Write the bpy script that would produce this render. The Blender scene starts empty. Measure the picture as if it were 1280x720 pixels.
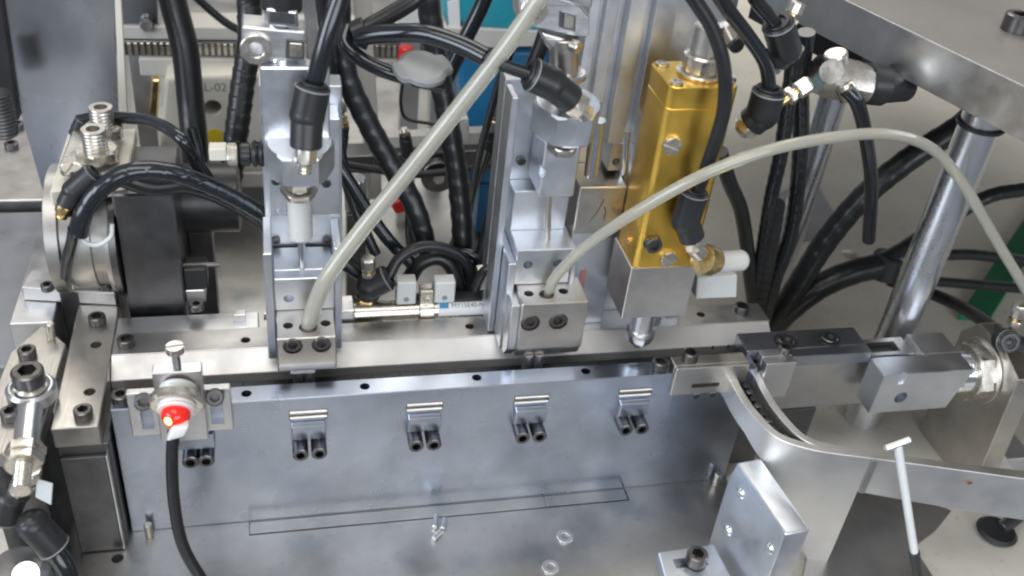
import bpy, bmesh, math, random
from mathutils import Vector, Matrix, Quaternion
random.seed(7)
SC = bpy.context.scene
CM = 0.01                                   # everything below is written in centimetres

# ------------------------------------------------------------------ camera, light, exposure
F, CX, CY = 1256.0, 640.0, 360.0            # focal length in photo pixels, photo centre
def _cam():
    V = Vector((430 - CX, 2110 - CY, F)).normalized()
    X = Vector((6200 - CX, 125 - CY, F)); X = (X - V * X.dot(V)).normalized()
    Z = -V; Y = Z.cross(X)
    R = Matrix((X, Y, Z))                   # photo axes -> world axes
    C = Vector((0, 0, 9.32)) - R @ (Vector(((540 - CX) / F, (487 - CY) / F, 1)) * 55.0)
    return R, C
R, C = _cam()
cam_d = bpy.data.cameras.new('camera'); cam = bpy.data.objects.new('camera', cam_d)
SC.collection.objects.link(cam); SC.camera = cam
cam_d.sensor_width = 36; cam_d.lens = 36 * F / 1280
cam_d.clip_start = 0.02; cam_d.clip_end = 60
_m = Matrix((( R[0][0], -R[0][1], -R[0][2]), (R[1][0], -R[1][1], -R[1][2]), (R[2][0], -R[2][1], -R[2][2]))).to_4x4()
_m.translation = C * CM
cam.matrix_world = _m
cam_d.dof.use_dof = True; cam_d.dof.focus_distance = 0.56; cam_d.dof.aperture_fstop = 9.0

W = bpy.data.worlds.new('World'); SC.world = W; W.use_nodes = True
_nt = W.node_tree; _bg = _nt.nodes['Background']
_tc = _nt.nodes.new('ShaderNodeTexCoord'); _sx = _nt.nodes.new('ShaderNodeSeparateXYZ')
_mr = _nt.nodes.new('ShaderNodeMapRange'); _cr = _nt.nodes.new('ShaderNodeValToRGB')
_nt.links.new(_tc.outputs['Generated'], _sx.inputs[0])
_mr.inputs['From Min'].default_value = -1; _mr.inputs['From Max'].default_value = 1
_nt.links.new(_sx.outputs['Z'], _mr.inputs['Value']); _nt.links.new(_mr.outputs[0], _cr.inputs[0])
_cr.color_ramp.elements[0].position = 0.3; _cr.color_ramp.elements[0].color = (0.33, 0.355, 0.41, 1)
_cr.color_ramp.elements[1].position = 0.85; _cr.color_ramp.elements[1].color = (0.70, 0.68, 0.65, 1)
_nt.links.new(_cr.outputs[0], _bg.inputs[0]); _bg.inputs[1].default_value = 0.42

def area(name, loc, target, sx, sy, power, col):
    d = bpy.data.lights.new(name, 'AREA'); d.shape = 'RECTANGLE'; d.size = sx; d.size_y = sy
    d.energy = power; d.color = col
    o = bpy.data.objects.new(name, d); SC.collection.objects.link(o); o.location = loc
    o.rotation_euler = (Vector(target) - Vector(loc)).to_track_quat('-Z', 'Y').to_euler()
    return o
area('ceiling_lamp', (0.4, 1.8, 2.4), (0.05, 0.1, 0.1), 2.6, 1.4, 34, (1.0, 0.97, 0.92))
area('ceiling_lamp', (-0.6, -0.9, 2.5), (0.0, 0.05, 0.1), 2.2, 1.0, 24, (1.0, 0.98, 0.95))
area('window_light', (-3.0, -1.6, 1.1), (0.05, 0.05, 0.1), 2.2, 1.6, 74, (0.80, 0.89, 1.0))
area('window_light', (0.6, -3.4, 0.9), (0.1, 0.05, 0.1), 3.0, 1.4, 56, (0.88, 0.93, 1.0))
SC.view_settings.view_transform = 'Standard'; SC.view_settings.look = 'None'
SC.view_settings.exposure = 0.32; SC.view_settings.gamma = 1.0
SC.cycles.filter_width = 2.2
SC.cycles.max_bounces = 8; SC.cycles.diffuse_bounces = 3; SC.cycles.glossy_bounces = 5
SC.cycles.transmission_bounces = 6; SC.cycles.sample_clamp_indirect = 4
SC.cycles.use_denoising = True
SC.cycles.caustics_reflective = False; SC.cycles.caustics_refractive = False

# ------------------------------------------------------------------ where a photo point stands in the place
def ray(px, py): return R @ Vector(((px - CX) / F, (py - CY) / F, 1))
def PZ(px, py, z): d = ray(px, py); return C + d * ((z - C.z) / d.z)
def PY(px, py, y): d = ray(px, py); return C + d * ((y - C.y) / d.y)
def PX(px, py, x): d = ray(px, py); return C + d * ((x - C.x) / d.x)
def rad(p, rpx): return rpx / F * (R.transposed() @ (p - C)).z      # a radius in pixels at point p, in cm

# ------------------------------------------------------------------ materials
MATS = {}
def mat(name, col, metallic=0.0, rough=0.4, var=0.12, vscale=45, fine=0.0, stretch=(1, 1, 1), fscale=900, spots=0.0, rvar=0.06, spec=0.5, coat=0.0, refl_mottle=0.0, **kw):
    m = bpy.data.materials.new(name); m.use_nodes = True; nt = m.node_tree; N = nt.nodes; L = nt.links
    b = N['Principled BSDF']; b.inputs['Metallic'].default_value = metallic
    b.inputs['Specular IOR Level'].default_value = spec; b.inputs['Coat Weight'].default_value = coat
    tc = N.new('ShaderNodeTexCoord')
    n1 = N.new('ShaderNodeTexNoise'); n1.inputs['Scale'].default_value = vscale; n1.inputs['Detail'].default_value = 5; n1.inputs['Roughness'].default_value = .62
    L.new(tc.outputs['Object'], n1.inputs['Vector'])
    mr = N.new('ShaderNodeMapRange'); mr.inputs['From Min'].default_value = .3; mr.inputs['From Max'].default_value = .7
    mr.inputs['To Min'].default_value = 1 - var; mr.inputs['To Max'].default_value = 1 + var * .6
    L.new(n1.outputs['Fac'], mr.inputs['Value'])
    mx = N.new('ShaderNodeMix'); mx.data_type = 'RGBA'; mx.blend_type = 'MULTIPLY'; mx.inputs['Factor'].default_value = 1
    mx.inputs[6].default_value = (*col, 1)
    cb = N.new('ShaderNodeCombineColor')
    for i in range(3): L.new(mr.outputs[0], cb.inputs[i])
    L.new(cb.outputs[0], mx.inputs[7])
    out = mx.outputs[2]
    if spots:
        n3 = N.new('ShaderNodeTexNoise'); n3.inputs['Scale'].default_value = 170; n3.inputs['Detail'].default_value = 3
        L.new(tc.outputs['Object'], n3.inputs['Vector'])
        r3 = N.new('ShaderNodeMapRange'); r3.inputs['From Min'].default_value = .62; r3.inputs['From Max'].default_value = .75
        r3.inputs['To Min'].default_value = 0; r3.inputs['To Max'].default_value = spots
        L.new(n3.outputs['Fac'], r3.inputs['Value'])
        m3 = N.new('ShaderNodeMix'); m3.data_type = 'RGBA'; m3.blend_type = 'MIX'
        L.new(r3.outputs[0], m3.inputs['Factor']); L.new(out, m3.inputs[6]); m3.inputs[7].default_value = (col[0] * .35, col[1] * .32, col[2] * .3, 1)
        out = m3.outputs[2]
    if refl_mottle:                                  # mottled blue-dark reflections, painted in as random patches
        n5 = N.new('ShaderNodeTexNoise'); n5.inputs['Scale'].default_value = 30; n5.inputs['Detail'].default_value = 4; n5.inputs['Roughness'].default_value = .5
        mp5 = N.new('ShaderNodeMapping'); mp5.inputs['Location'].default_value = (.7, 2.3, 5.1); L.new(tc.outputs['Object'], mp5.inputs['Vector']); L.new(mp5.outputs[0], n5.inputs['Vector'])
        r5 = N.new('ShaderNodeMapRange'); r5.inputs['From Min'].default_value = .52; r5.inputs['From Max'].default_value = .74
        r5.inputs['To Max'].default_value = refl_mottle; L.new(n5.outputs['Fac'], r5.inputs['Value'])
        m5 = N.new('ShaderNodeMix'); m5.data_type = 'RGBA'; L.new(r5.outputs[0], m5.inputs['Factor']); L.new(out, m5.inputs[6]); m5.inputs[7].default_value = (.20, .25, .32, 1)
        out = m5.outputs[2]
    L.new(out, b.inputs['Base Color'])
    rr = N.new('ShaderNodeMapRange'); rr.inputs['From Min'].default_value = .3; rr.inputs['From Max'].default_value = .7
    rr.inputs['To Min'].default_value = max(.03, rough - rvar); rr.inputs['To Max'].default_value = min(1, rough + rvar)
    n2 = N.new('ShaderNodeTexNoise'); n2.inputs['Scale'].default_value = vscale * 1.7; n2.inputs['Detail'].default_value = 6
    mp0 = N.new('ShaderNodeMapping'); mp0.inputs['Location'].default_value = (3.1, 1.7, .9); L.new(tc.outputs['Object'], mp0.inputs['Vector'])
    L.new(mp0.outputs[0], n2.inputs['Vector']); L.new(n2.outputs['Fac'], rr.inputs['Value']); L.new(rr.outputs[0], b.inputs['Roughness'])
    if fine:
        mp = N.new('ShaderNodeMapping'); mp.inputs['Scale'].default_value = stretch; L.new(tc.outputs['Object'], mp.inputs['Vector'])
        n4 = N.new('ShaderNodeTexNoise'); n4.inputs['Scale'].default_value = fscale; n4.inputs['Detail'].default_value = 3
        L.new(mp.outputs[0], n4.inputs['Vector'])
        bp = N.new('ShaderNodeBump'); bp.inputs['Strength'].default_value = fine; bp.inputs['Distance'].default_value = 0.0004
        L.new(n4.outputs['Fac'], bp.inputs['Height']); L.new(bp.outputs[0], b.inputs['Normal'])
    for k, v in kw.items(): b.inputs[k.replace('_', ' ')].default_value = v
    MATS[name] = m
    return m
A = mat('milled_aluminium', (.74, .74, .75), 1, .34, fine=.25, stretch=(.06, 1, 1))
ES = mat('blue_grey_steel', (.36, .38, .43), 1, .32, var=.15, vscale=18, fine=.06, stretch=(.05, 1, 1))
AB = mat('anodised_aluminium', (.76, .79, .84), 1, .36, fine=.15)
AF = mat('ground_steel_front', (.48, .525, .625), 1, .27, var=.22, vscale=14, rvar=.05, refl_mottle=.35)
ST = mat('ground_steel', (.54, .53, .52), 1, .36, var=.15, fine=.2, stretch=(.08, 1, 1))
SW = mat('warm_steel', (.60, .57, .53), 1, .34, var=.14, fine=.2, stretch=(1, .08, 1))
DS = mat('dark_steel', (.17, .17, .175), 1, .36, var=.25, fine=.2)
BO = mat('black_oxide', (.17, .165, .165), 1, .34, var=.2, vscale=160)
CH = mat('chrome', (.80, .82, .86), 1, .16, var=.05, rvar=.04)
PO = mat('ground_post_steel', (.74, .76, .80), 1, .28, var=.06, fine=.08, stretch=(1, 1, .02), rvar=.03)
PB = mat('brown_grey_plate', (.25, .235, .22), .35, .45, var=.18, vscale=10, spots=.2)
FR = mat('red_reflection_tint', (.55, .22, .22), 0, .5)
DR = mat('worn_drum_steel', (.44, .43, .41), 1, .40, var=.25, vscale=30, fine=.1, stretch=(1, .1, .1))
SS = mat('satin_stainless', (.84, .83, .81), 1, .42, var=.12, vscale=20, fine=.2, stretch=(.1, .1, 1))
NI = mat('nickel', (.70, .665, .60), 1, .29, var=.12, vscale=120)
BR = mat('brass', (.72, .54, .26), 1, .24, var=.15, vscale=120)
GO = mat('gold_anodised', (.90, .57, .11), 1, .34, var=.10, vscale=30, fine=.15, stretch=(1, 1, .08), rvar=.07)
BP = mat('base_steel', (.55, .54, .515), 1, .38, var=.25, vscale=13, spots=.2, rvar=.09, refl_mottle=.5)
PA = mat('pale_panel', (.68, .645, .57), .1, .45, var=.10, vscale=14, spots=.35)
GP = mat('pale_guide', (.62, .61, .60), .75, .48, var=.08)
RB = mat('black_rubber', (.016, .017, .019), 0, .34, var=.25, vscale=90, spec=.5)
SH = mat('shiny_black_hose', (.014, .017, .022), 0, .16, var=.2, rvar=.05, spec=.6)
BK = mat('black_plastic', (.022, .023, .025), 0, .38, var=.2, fine=.05)
GK = mat('grey_plastic', (.30, .31, .31), 0, .42)
WP = mat('white_plastic', (.78, .78, .76), 0, .32, var=.05, Subsurface_Weight=.1)
CR = mat('cream_paint', (.70, .67, .58), 0, .42, var=.07, vscale=20)
BE = mat('pale_grey_paint', (.58, .56, .52), 0, .45, var=.08)
TE = mat('teal_plastic', (.03, .33, .42), 0, .30, var=.10)
BL = mat('blue_plastic', (.02, .16, .33), 0, .35, var=.1)
GR = mat('green_paint', (.012, .15, .07), 0, .6, spec=.2)
PN = mat('polished_panel', (.54, .565, .61), 1, .24, var=.25, vscale=9, rvar=.08)
DP = mat('bed_shade_steel', (.48, .47, .46), 1, .34, var=.3, vscale=14, rvar=.1)
TU = mat('milky_tube', (1.0, .97, .83), 0, .15, var=.04, rvar=.05, Transmission_Weight=.68, IOR=1.28, Coat_Weight=.6)
GL = mat('gland_plastic', (.80, .80, .77), 0, .25, var=.03, Transmission_Weight=.25)
PK = mat('paper_label', (.84, .85, .86), 0, .5, var=.03)
IB = mat('label_blue_ink', (.05, .25, .50), 0, .5, var=.03)
IG = mat('label_grey_ink', (.16, .19, .22), 0, .6, var=.03)
YE = mat('yellow_sticker', (.80, .58, .03), 0, .45, var=.05)
CP = mat('copper_mark', (.70, .36, .22), 1, .3)
LE = mat('red_lens', (.75, .02, .015), 0, .15, var=.05, Emission_Color=(1, .05, .02, 1), Emission_Strength=.18)
LS = mat('lit_led', (1, .62, .2), 0, .2, var=.02, Emission_Color=(1, .45, .12, 1), Emission_Strength=5)
RD = mat('red_plastic', (.62, .02, .02), 0, .3, var=.05)

# ------------------------------------------------------------------ geometry
def V3(p): return Vector(p)
def frame(axis):
    a = V3(axis).normalized()
    u = a.cross(Vector((0, 0, 1)))
    if u.length < 1e-3: u = a.cross(Vector((1, 0, 0)))
    u.normalize(); return a, u, a.cross(u)
def catmull(pts, n=8):
    P = [V3(p) for p in pts]; P = [P[0] * 2 - P[1]] + P + [P[-1] * 2 - P[-2]]; out = []
    for i in range(1, len(P) - 2):
        p0, p1, p2, p3 = P[i - 1:i + 3]
        for k in range(n):
            t = k / n
            out.append(.5 * ((2 * p1) + (p2 - p0) * t + (2 * p0 - 5 * p1 + 4 * p2 - p3) * t * t + (3 * p1 - p0 - 3 * p2 + p3) * t ** 3))
    out.append(P[-2]); return out
class G:
    def __init__(s): s.bm = bmesh.new()
    def poly(s, rings, cap=True):
        bm = s.bm; vr = [[bm.verts.new(p) for p in r] for r in rings]; fs = []
        for a, b in zip(vr, vr[1:]):
            n = len(a)
            for i in range(n): fs.append(bm.faces.new((a[i], a[(i + 1) % n], b[(i + 1) % n], b[i])))
        if cap:
            fs.append(bm.faces.new(list(reversed(vr[0])))); fs.append(bm.faces.new(vr[-1]))
        return vr, fs
    def prism(s, pts, vec, b=0.04):
        pts = [V3(p) for p in pts]; vec = V3(vec)
        n = Vector()
        for i in range(len(pts)):
            p, q = pts[i], pts[(i + 1) % len(pts)]; n += p.cross(q)
        if n.dot(vec) < 0: pts.reverse()
        vr, fs = s.poly([pts, [p + vec for p in pts]])
        if b:
            es = list({e for f in fs for e in f.edges})
            bmesh.ops.bevel(s.bm, geom=es, offset=b, segments=(1 if b < .12 else 4), profile=.5, affect='EDGES', clamp_overlap=True)
        return s
    def box(s, x0, x1, y0, y1, z0, z1, b=0.05):
        return s.prism([(x0, y0, z0), (x1, y0, z0), (x1, y1, z0), (x0, y1, z0)], (0, 0, z1 - z0), b)
    def lathe(s, p0, axis, prof, n=24, fn=None, cap=True):
        a, u, v = frame(axis); p0 = V3(p0); rings = []
        for k, (h, r) in enumerate(prof):
            ring = []
            for i in range(n):
                t = 2 * math.pi * i / n; rr = r if fn is None else fn(k, t, r)
                ring.append(p0 + a * h + (u * math.cos(t) + v * math.sin(t)) * rr)
            rings.append(ring)
        s.poly(rings, cap); return s
    def cyl(s, p0, p1, r, r2=None, n=24, c=0.0):
        p0, p1 = V3(p0), V3(p1); d = p1 - p0; L = d.length; r2 = r if r2 is None else r2
        if c: return s.lathe(p0, d, [(0, r - c), (c, r), (L - c, r2), (L, r2 - c)], n)
        return s.lathe(p0, d, [(0, r), (L, r2)], n)
    def hexa(s, p0, axis, r, h, c=.12):
        hx = lambda k, t, rr: rr * (math.cos(math.pi / 6) / math.cos((t % (math.pi / 3)) - math.pi / 6)) if k in (1, 2) else rr
        return s.lathe(p0, axis, [(0, r * .9), (h * c, r), (h * (1 - c), r), (h, r * .9)], 24, hx)
    def ring(s, p0, axis, r, ri, h, n=28, c=.04):
        a, u, v = frame(axis); p0 = V3(p0)
        prof = [(0, ri + c), (0, r - c), (c, r), (h - c, r), (h, r - c), (h, ri + c), (h - c, ri), (c, ri)]
        rings = [[p0 + a * hh + (u * math.cos(2 * math.pi * i / n) + v * math.sin(2 * math.pi * i / n)) * rr for i in range(n)] for hh, rr in prof]
        rings.append(rings[0])
        bm = s.bm; vr = [[bm.verts.new(p) for p in rg] for rg in rings[:-1]]; vr.append(vr[0])
        for x, y in zip(vr, vr[1:]):
            for i in range(n): bm.faces.new((x[i], x[(i + 1) % n], y[(i + 1) % n], y[i]))
        return s
    def tube(s, pts, r, n=16, wrap=0.0, pitch=1.2, sm=10, hollow=0):
        P = catmull(pts, sm); rr = r
        if wrap:                              # resample evenly so each turn of the spiral wrap is a step of its own
            Q = [P[0]]; step = pitch / 8
            for p in P[1:]:
                while (p - Q[-1]).length >= step: Q.append(Q[-1] + (p - Q[-1]).normalized() * step)
            P = Q
        dist = 0; rings = []; t0 = (P[1] - P[0]).normalized(); _, u, _ = frame(t0)
        for i, p in enumerate(P):
            t = (P[min(i + 1, len(P) - 1)] - P[max(i - 1, 0)]).normalized()
            u = (u - t * u.dot(t)).normalized(); v = t.cross(u)
            if i: dist += (p - P[i - 1]).length
            rg = []
            for k in range(n):
                a = 2 * math.pi * k / n; q = rr
                if callable(rr): q = rr(i / (len(P) - 1))
                if wrap:
                    ph = (dist / pitch + a / (2 * math.pi)) % 1
                    q *= 1 + wrap * (.55 - ph if ph > .12 else (.43 * ph / .12)) * 1.0
                rg.append(p + (u * math.cos(a) + v * math.sin(a)) * q)
            rings.append(rg)
        if hollow:
            inner = [[p + (q - p) * hollow for q in rg] for p, rg in zip(P, rings)]
            loop = rings + inner[::-1]; bm = s.bm; vr = [[bm.verts.new(q) for q in rg] for rg in loop]; vr.append(vr[0])
            for x, y in zip(vr, vr[1:]):
                for i in range(n): bm.faces.new((x[i], x[(i + 1) % n], y[(i + 1) % n], y[i]))
            return s
        s.poly(rings); return s
    def ball(s, c, r, n=20, sq=(1, 1, 1)):
        mt = Matrix.Translation(V3(c)) @ Matrix.Diagonal((*sq, 1))
        bmesh.ops.create_uvsphere(s.bm, u_segments=n, v_segments=n // 2, radius=r, matrix=mt); return s

def wloc(o):
    p = Vector()
    while o: p = p + o.location; o = o.parent
    return p
def finish(me, m, ang=26):
    for mm in (m if isinstance(m, (list, tuple)) else [m]): me.materials.append(mm)
    for f in me.polygons: f.use_smooth = True
    me.set_sharp_from_angle(angle=math.radians(ang))
def obj(name, g, m, parent=None, holes=None, at=None):
    """one mesh object from geometry g (centimetres, world); holes = list of (p0, p1, r) bored out of it"""
    off = wloc(parent) if parent else (V3(at) * CM if at else Vector())
    bm = g.bm
    bmesh.ops.recalc_face_normals(bm, faces=bm.faces)
    for v in bm.verts: v.co = v.co * CM - off
    me = bpy.data.meshes.new(name); bm.to_mesh(me); bm.free()
    o = bpy.data.objects.new(name, me); SC.collection.objects.link(o)
    if parent: o.parent = parent
    else: o.location = off
    if holes:
        h = G()
        for it in holes:
            if len(it) == 3: h.cyl(it[0], it[1], it[2], n=20)
            else: h.box(*it, b=0)
        bmesh.ops.recalc_face_normals(h.bm, faces=h.bm.faces)
        for v in h.bm.verts: v.co = v.co * CM - off
        cm = bpy.data.meshes.new('cut'); h.bm.to_mesh(cm); h.bm.free()
        co = bpy.data.objects.new('cut', cm); SC.collection.objects.link(co); co.location = o.location
        if parent: co.parent = parent
        md = o.modifiers.new('b', 'BOOLEAN'); md.object = co; md.operation = 'DIFFERENCE'; md.solver = 'EXACT'
        bpy.context.view_layer.update()
        dg = bpy.context.evaluated_depsgraph_get()
        nm = bpy.data.meshes.new_from_object(o.evaluated_get(dg))
        o.modifiers.clear(); old = o.data; o.data = nm; nm.name = name; bpy.data.meshes.remove(old)
        bpy.data.objects.remove(co); bpy.data.meshes.remove(cm); me = nm
        me.materials.clear()
    finish(me, m)
    return o
def tag(o, label, cat, group=None):
    o['label'] = label; o['category'] = cat
    if group: o['group'] = group
    return o
def thing(name, label, cat, loc, group=None):
    o = bpy.data.objects.new(name, None); SC.collection.objects.link(o); o.location = V3(loc) * CM
    o.empty_display_size = .01
    return tag(o, label, cat, group)
def copy_thing(root, delta, label):
    r = root.copy(); SC.collection.objects.link(r); r.location = root.location + V3(delta) * CM; r['label'] = label
    for ch in list(root.children):
        c = ch.copy(); SC.collection.objects.link(c); c.parent = r
        for g in ch.children:
            d = g.copy(); SC.collection.objects.link(d); d.parent = c
    return r
_scr = {}
def screw(parent, p, axis=(0, 0, 1), r=.48, h=.5, m=None, kind='cap'):
    """socket head (or slotted) screw: p = underside of the head, axis = the way the head points"""
    m = m or BO; key = (kind, round(r, 3), round(h, 3), m.name)
    if key not in _scr:
        g = G()
        if kind == 'cap':
            hx = lambda k, t, rr: rr * (math.cos(math.pi / 6) / math.cos((t % (math.pi / 3)) - math.pi / 6)) if k >= 4 else rr
            g.lathe((0, 0, 0), (0, 0, 1), [(-.3 * h, r * .55), (0, r * .56), (.02, r), (h - .1 * r, r), (h, r * .86), (h, r * .60), (h * .35, r * .60)][1:], 24,
                    lambda k, t, rr: rr * (math.cos(math.pi / 6) / math.cos((t % (math.pi / 3)) - math.pi / 6)) if k >= 4 else rr)
        else:                                 # slotted cheese head
            g.lathe((0, 0, 0), (0, 0, 1), [(0, r), (h * .55, r)], 24)
            for sg in (1, -1):
                pts = [(sg * r * .16, -r * .97, h * .5)] + [(sg * max(r * .16, r * .98 * math.cos(a)), r * .98 * math.sin(a), h * .5) for a in [math.radians(q) for q in range(-75, 76, 15)]] + [(sg * r * .16, r * .97, h * .5)]
                g.prism(pts, (0, 0, h * .5), .02)
        bmesh.ops.recalc_face_normals(g.bm, faces=g.bm.faces)
        for v in g.bm.verts: v.co *= CM
        me = bpy.data.meshes.new('cap_screw' if kind == 'cap' else 'slotted_screw'); g.bm.to_mesh(me); g.bm.free(); finish(me, m)
        _scr[key] = me
    o = bpy.data.objects.new('cap_screw' if kind == 'cap' else 'slotted_screw', _scr[key]); SC.collection.objects.link(o)
    o.rotation_mode = 'QUATERNION'; o.rotation_quaternion = Vector((0, 0, 1)).rotation_difference(V3(axis).normalized()) @ Quaternion((0, 0, 1), random.uniform(0, 6))
    o.parent = parent; o.location = V3(p) * CM - wloc(parent)
    return o
def text(name, s, p, xdir, updir, size, m, parent):
    cu = bpy.data.curves.new(name, 'FONT'); cu.body = s; cu.size = size * CM; cu.align_x = 'LEFT'
    t = bpy.data.objects.new('t', cu); SC.collection.objects.link(t)
    bpy.context.view_layer.update()
    me = bpy.data.meshes.new_from_object(t.evaluated_get(bpy.context.evaluated_depsgraph_get()))
    bpy.data.objects.remove(t)
    x, y = V3(xdir).normalized(), V3(updir).normalized(); z = x.cross(y)
    mm = Matrix((x, y, z)).transposed()
    for v in me.vertices: v.co = mm @ v.co
    o = bpy.data.objects.new(name, me); SC.collection.objects.link(o); o.parent = parent
    o.location = V3(p) * CM - wloc(parent); me.materials.clear(); me.materials.append(m); return o
def path(pts): return [PY(*p) for p in pts]          # (photo x, photo y, depth y)
def hose(name, label, pts, rpx, m=None, wrap=0.0, pitch=1.0, group=None, cat='hose', parent=None, n=16, world=False):
    P = [V3(p) for p in pts] if world else path(pts); mid = P[len(P) // 2]
    for k, k2 in ((0, 1), (-1, -2)):                  # hoses that leave the picture go on beyond it
        if not world and (pts[k][1] < -4 or pts[k][0] > 1284):
            q = P[k] + (P[k] - P[k2]).normalized() * 14
            P = [q] + P if k == 0 else P + [q]
    g = G().tube(P, rad(mid, rpx) if not world else rpx, n=n, wrap=wrap, pitch=pitch)
    o = obj(name, g, m or RB, parent, at=P[-1])
    if not parent: tag(o, label, cat, group)
    return o
def fitting(name, label, pts, rpx, thread=None, knob=None, cat='fitting', group=None, collar=True, m=None, bend=None, sr=.86):
    """push-in elbow: pts = tube end, corner, thread end (photo x, y, depth); black body, release collar, hex stud"""
    a, c, b = [PY(*p) for p in pts]; r = rad(c, rpx)
    t = thing(name, label, cat, c, group)
    da, db = (a - c).normalized(), (b - c).normalized()
    g = G().cyl(c - da * r * .2, a, r, n=24, c=r * .12).ball(c, r * 1.02).cyl(c, c + (b - c) * .55, r * .92, n=24, c=r * .1)
    bd = obj('body', g, m or BK, t)
    if collar:
        obj('collar', G().ring(a - da * .01, da, r * .80, r * .5, r * .16), BK, bd); obj('ring', G().ring(a - da * r * .25, da, r * 1.03, r * .9, r * .13), GK, bd)
    if thread is False: t_no = True
    else: t_no = False
    st = thread or NI
    p1 = c + (b - c) * .55
    L = (b - c).length * .45
    if not t_no: hs = obj('hex_stud', G().hexa(p1, db, r * sr, L * .55), st, t)
    if not t_no: obj('thread', G().lathe(p1 + db * L * .5, db, [(k * L * .06, r * sr * (.64 if k % 2 else .56)) for k in range(9)], 20), BR if st is BR else NI, hs)
    if knob:
        k0, k1 = PY(*knob[0]), PY(*knob[1]); dk = (k1 - k0).normalized(); LL = (k1 - k0).length; rk = rad(k0, knob[2])
        stm = obj('stem', G().cyl(k0 - dk * LL * .5, k0 + dk * LL * .6, rk * .55), BR, t)
        obj('lock_nut', G().hexa(k0, dk, rk * 1.05, LL * .25), NI, stm)
        obj('adjusting_knob', G().lathe(k0 + dk * LL * .4, dk, [(0, rk * .8), (.05 * LL, rk), (LL * .5, rk), (LL * .6, rk * .85)], 20, lambda kk, tt, rr: rr * (1 + .03 * math.cos(10 * tt))), NI, stm)
    return t
# ================================================================== the setting: machine bed
H = 9.32                                              # height of the rails' top faces
bed = obj('machine_bed', G().box(-45, 19.6, -13, 130, -2.5, 0, .02), BP, holes=[(-10.2, 12.7, -1.05, -.05, -.3, .2), ((-17.2, -1.8, -1.2), (-17.2, -1.8, .3), .32)]); bed['kind'] = 'structure'
pb2 = obj('pale_machine_bed', G().box(19.605, 150, -13, 130, -2.5, 0, .02), PA); pb2['kind'] = 'structure'
obj('inlay_strip', G().box(-10.15, 7.4, -.92, -.07, -.29, -.004, .015), BP, bed)
obj('inlay_strip', G().box(7.45, 12.6, -.90, -.07, -.29, -.006, .015), BP, bed)
obj('pale_bed_panel', G().box(17.5, 150, 7.5, 130, .004, .35, .06), PA, bed, holes=[((40.7, 24, -1), (40.7, 24, 1), .75), (PZ(985, 300, .3) + Vector((0, 0, -1)), PZ(985, 300, .3) + Vector((0, 0, 1)), .5)])

# ------------------------------------------------------------------ front rail plate
fr = thing('front_rail', 'long upright bluish steel plate carrying the row of spring clips', 'rail', (0, .6, 0))
def top(px, py, z=H): p = PZ(px, py, z); return p
hl = []
for q in [(308, 492), (456, 483), (596, 472), (732, 464)]:
    p = top(*q); hl.append((p + Vector((0, 0, -1.6)), p + Vector((0, 0, .5)), .27))
CX4 = [-6.66, -.35, 5.75, 11.95]
for cx in CX4: hl.append((cx - 1.02, cx + 1.02, -.3, .45, 7.72, 8.42))
obj('plate', G().box(-16.6, 19.4, 0, 1.24, 0.015, H, .05), AF, fr, holes=hl)
for q in [(152, 499), (822, 456)]:
    p = top(*q); p.y = .62; screw(fr, p, r=.46, h=.55)
# standing dowels at the foot of the plate
for i, (q, lab) in enumerate([((187, 672), 'small steel dowel pin standing at the left foot of the front rail'), ((896, 610), 'small steel dowel pin standing beside the chute mounting plate')]):
    p = PZ(*q, 0); p.y = -.42
    o = obj('dowel_pin', G().cyl((p.x, p.y, .003), (p.x, p.y, 1.0), .22, c=.05), NI, at=p); tag(o, lab, 'dowel pin', 'dowel pins along the foot of the front rail')
# spring clips
labs = ['spring clip block nearest the red lit sensor', 'spring clip block second along the rail, right of the sensor-side clip', 'spring clip block under the middle tube head', 'spring clip block under the gold dispenser, nearest the chute']
for cx, lab in zip(CX4, labs):
    t = thing('spring_clip', lab, 'clip', (cx, -.2, 6.2), 'spring clips on the front rail')
    for dz in (7.86, 8.25): obj('brass_bar', G().cyl((cx - .98, .06, dz), (cx + .98, .06, dz), .13, n=16), SW, t)
    obj('clamp_block', G().prism([(cx - .9, -.004, 7.66), (cx - .9, -.42, 7.60), (cx - .9, -.42, 6.65), (cx - .9, -.004, 6.2)], (1.8, 0, 0), .04), AF, t)
    for dx in (-.5, .5): screw(t, (cx + dx, -.004, 6.02), (0, -1, 0), .43, 1.0)
# hidden-side clip under the sensor: only its screws show
t = thing('spring_clip', 'pair of socket screws on the rail just behind the sensor cable', 'clip', (-12.6, -.2, 6.0), 'spring clips on the front rail')
obj('clamp_block', G().box(-13.4, -11.6, -.42, -.004, 6.5, 7.5, .04), AF, t)
for x in (-12.9, -12.1): screw(t, (x, -.004, 5.9), (0, -1, 0), .43, .8)

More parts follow.
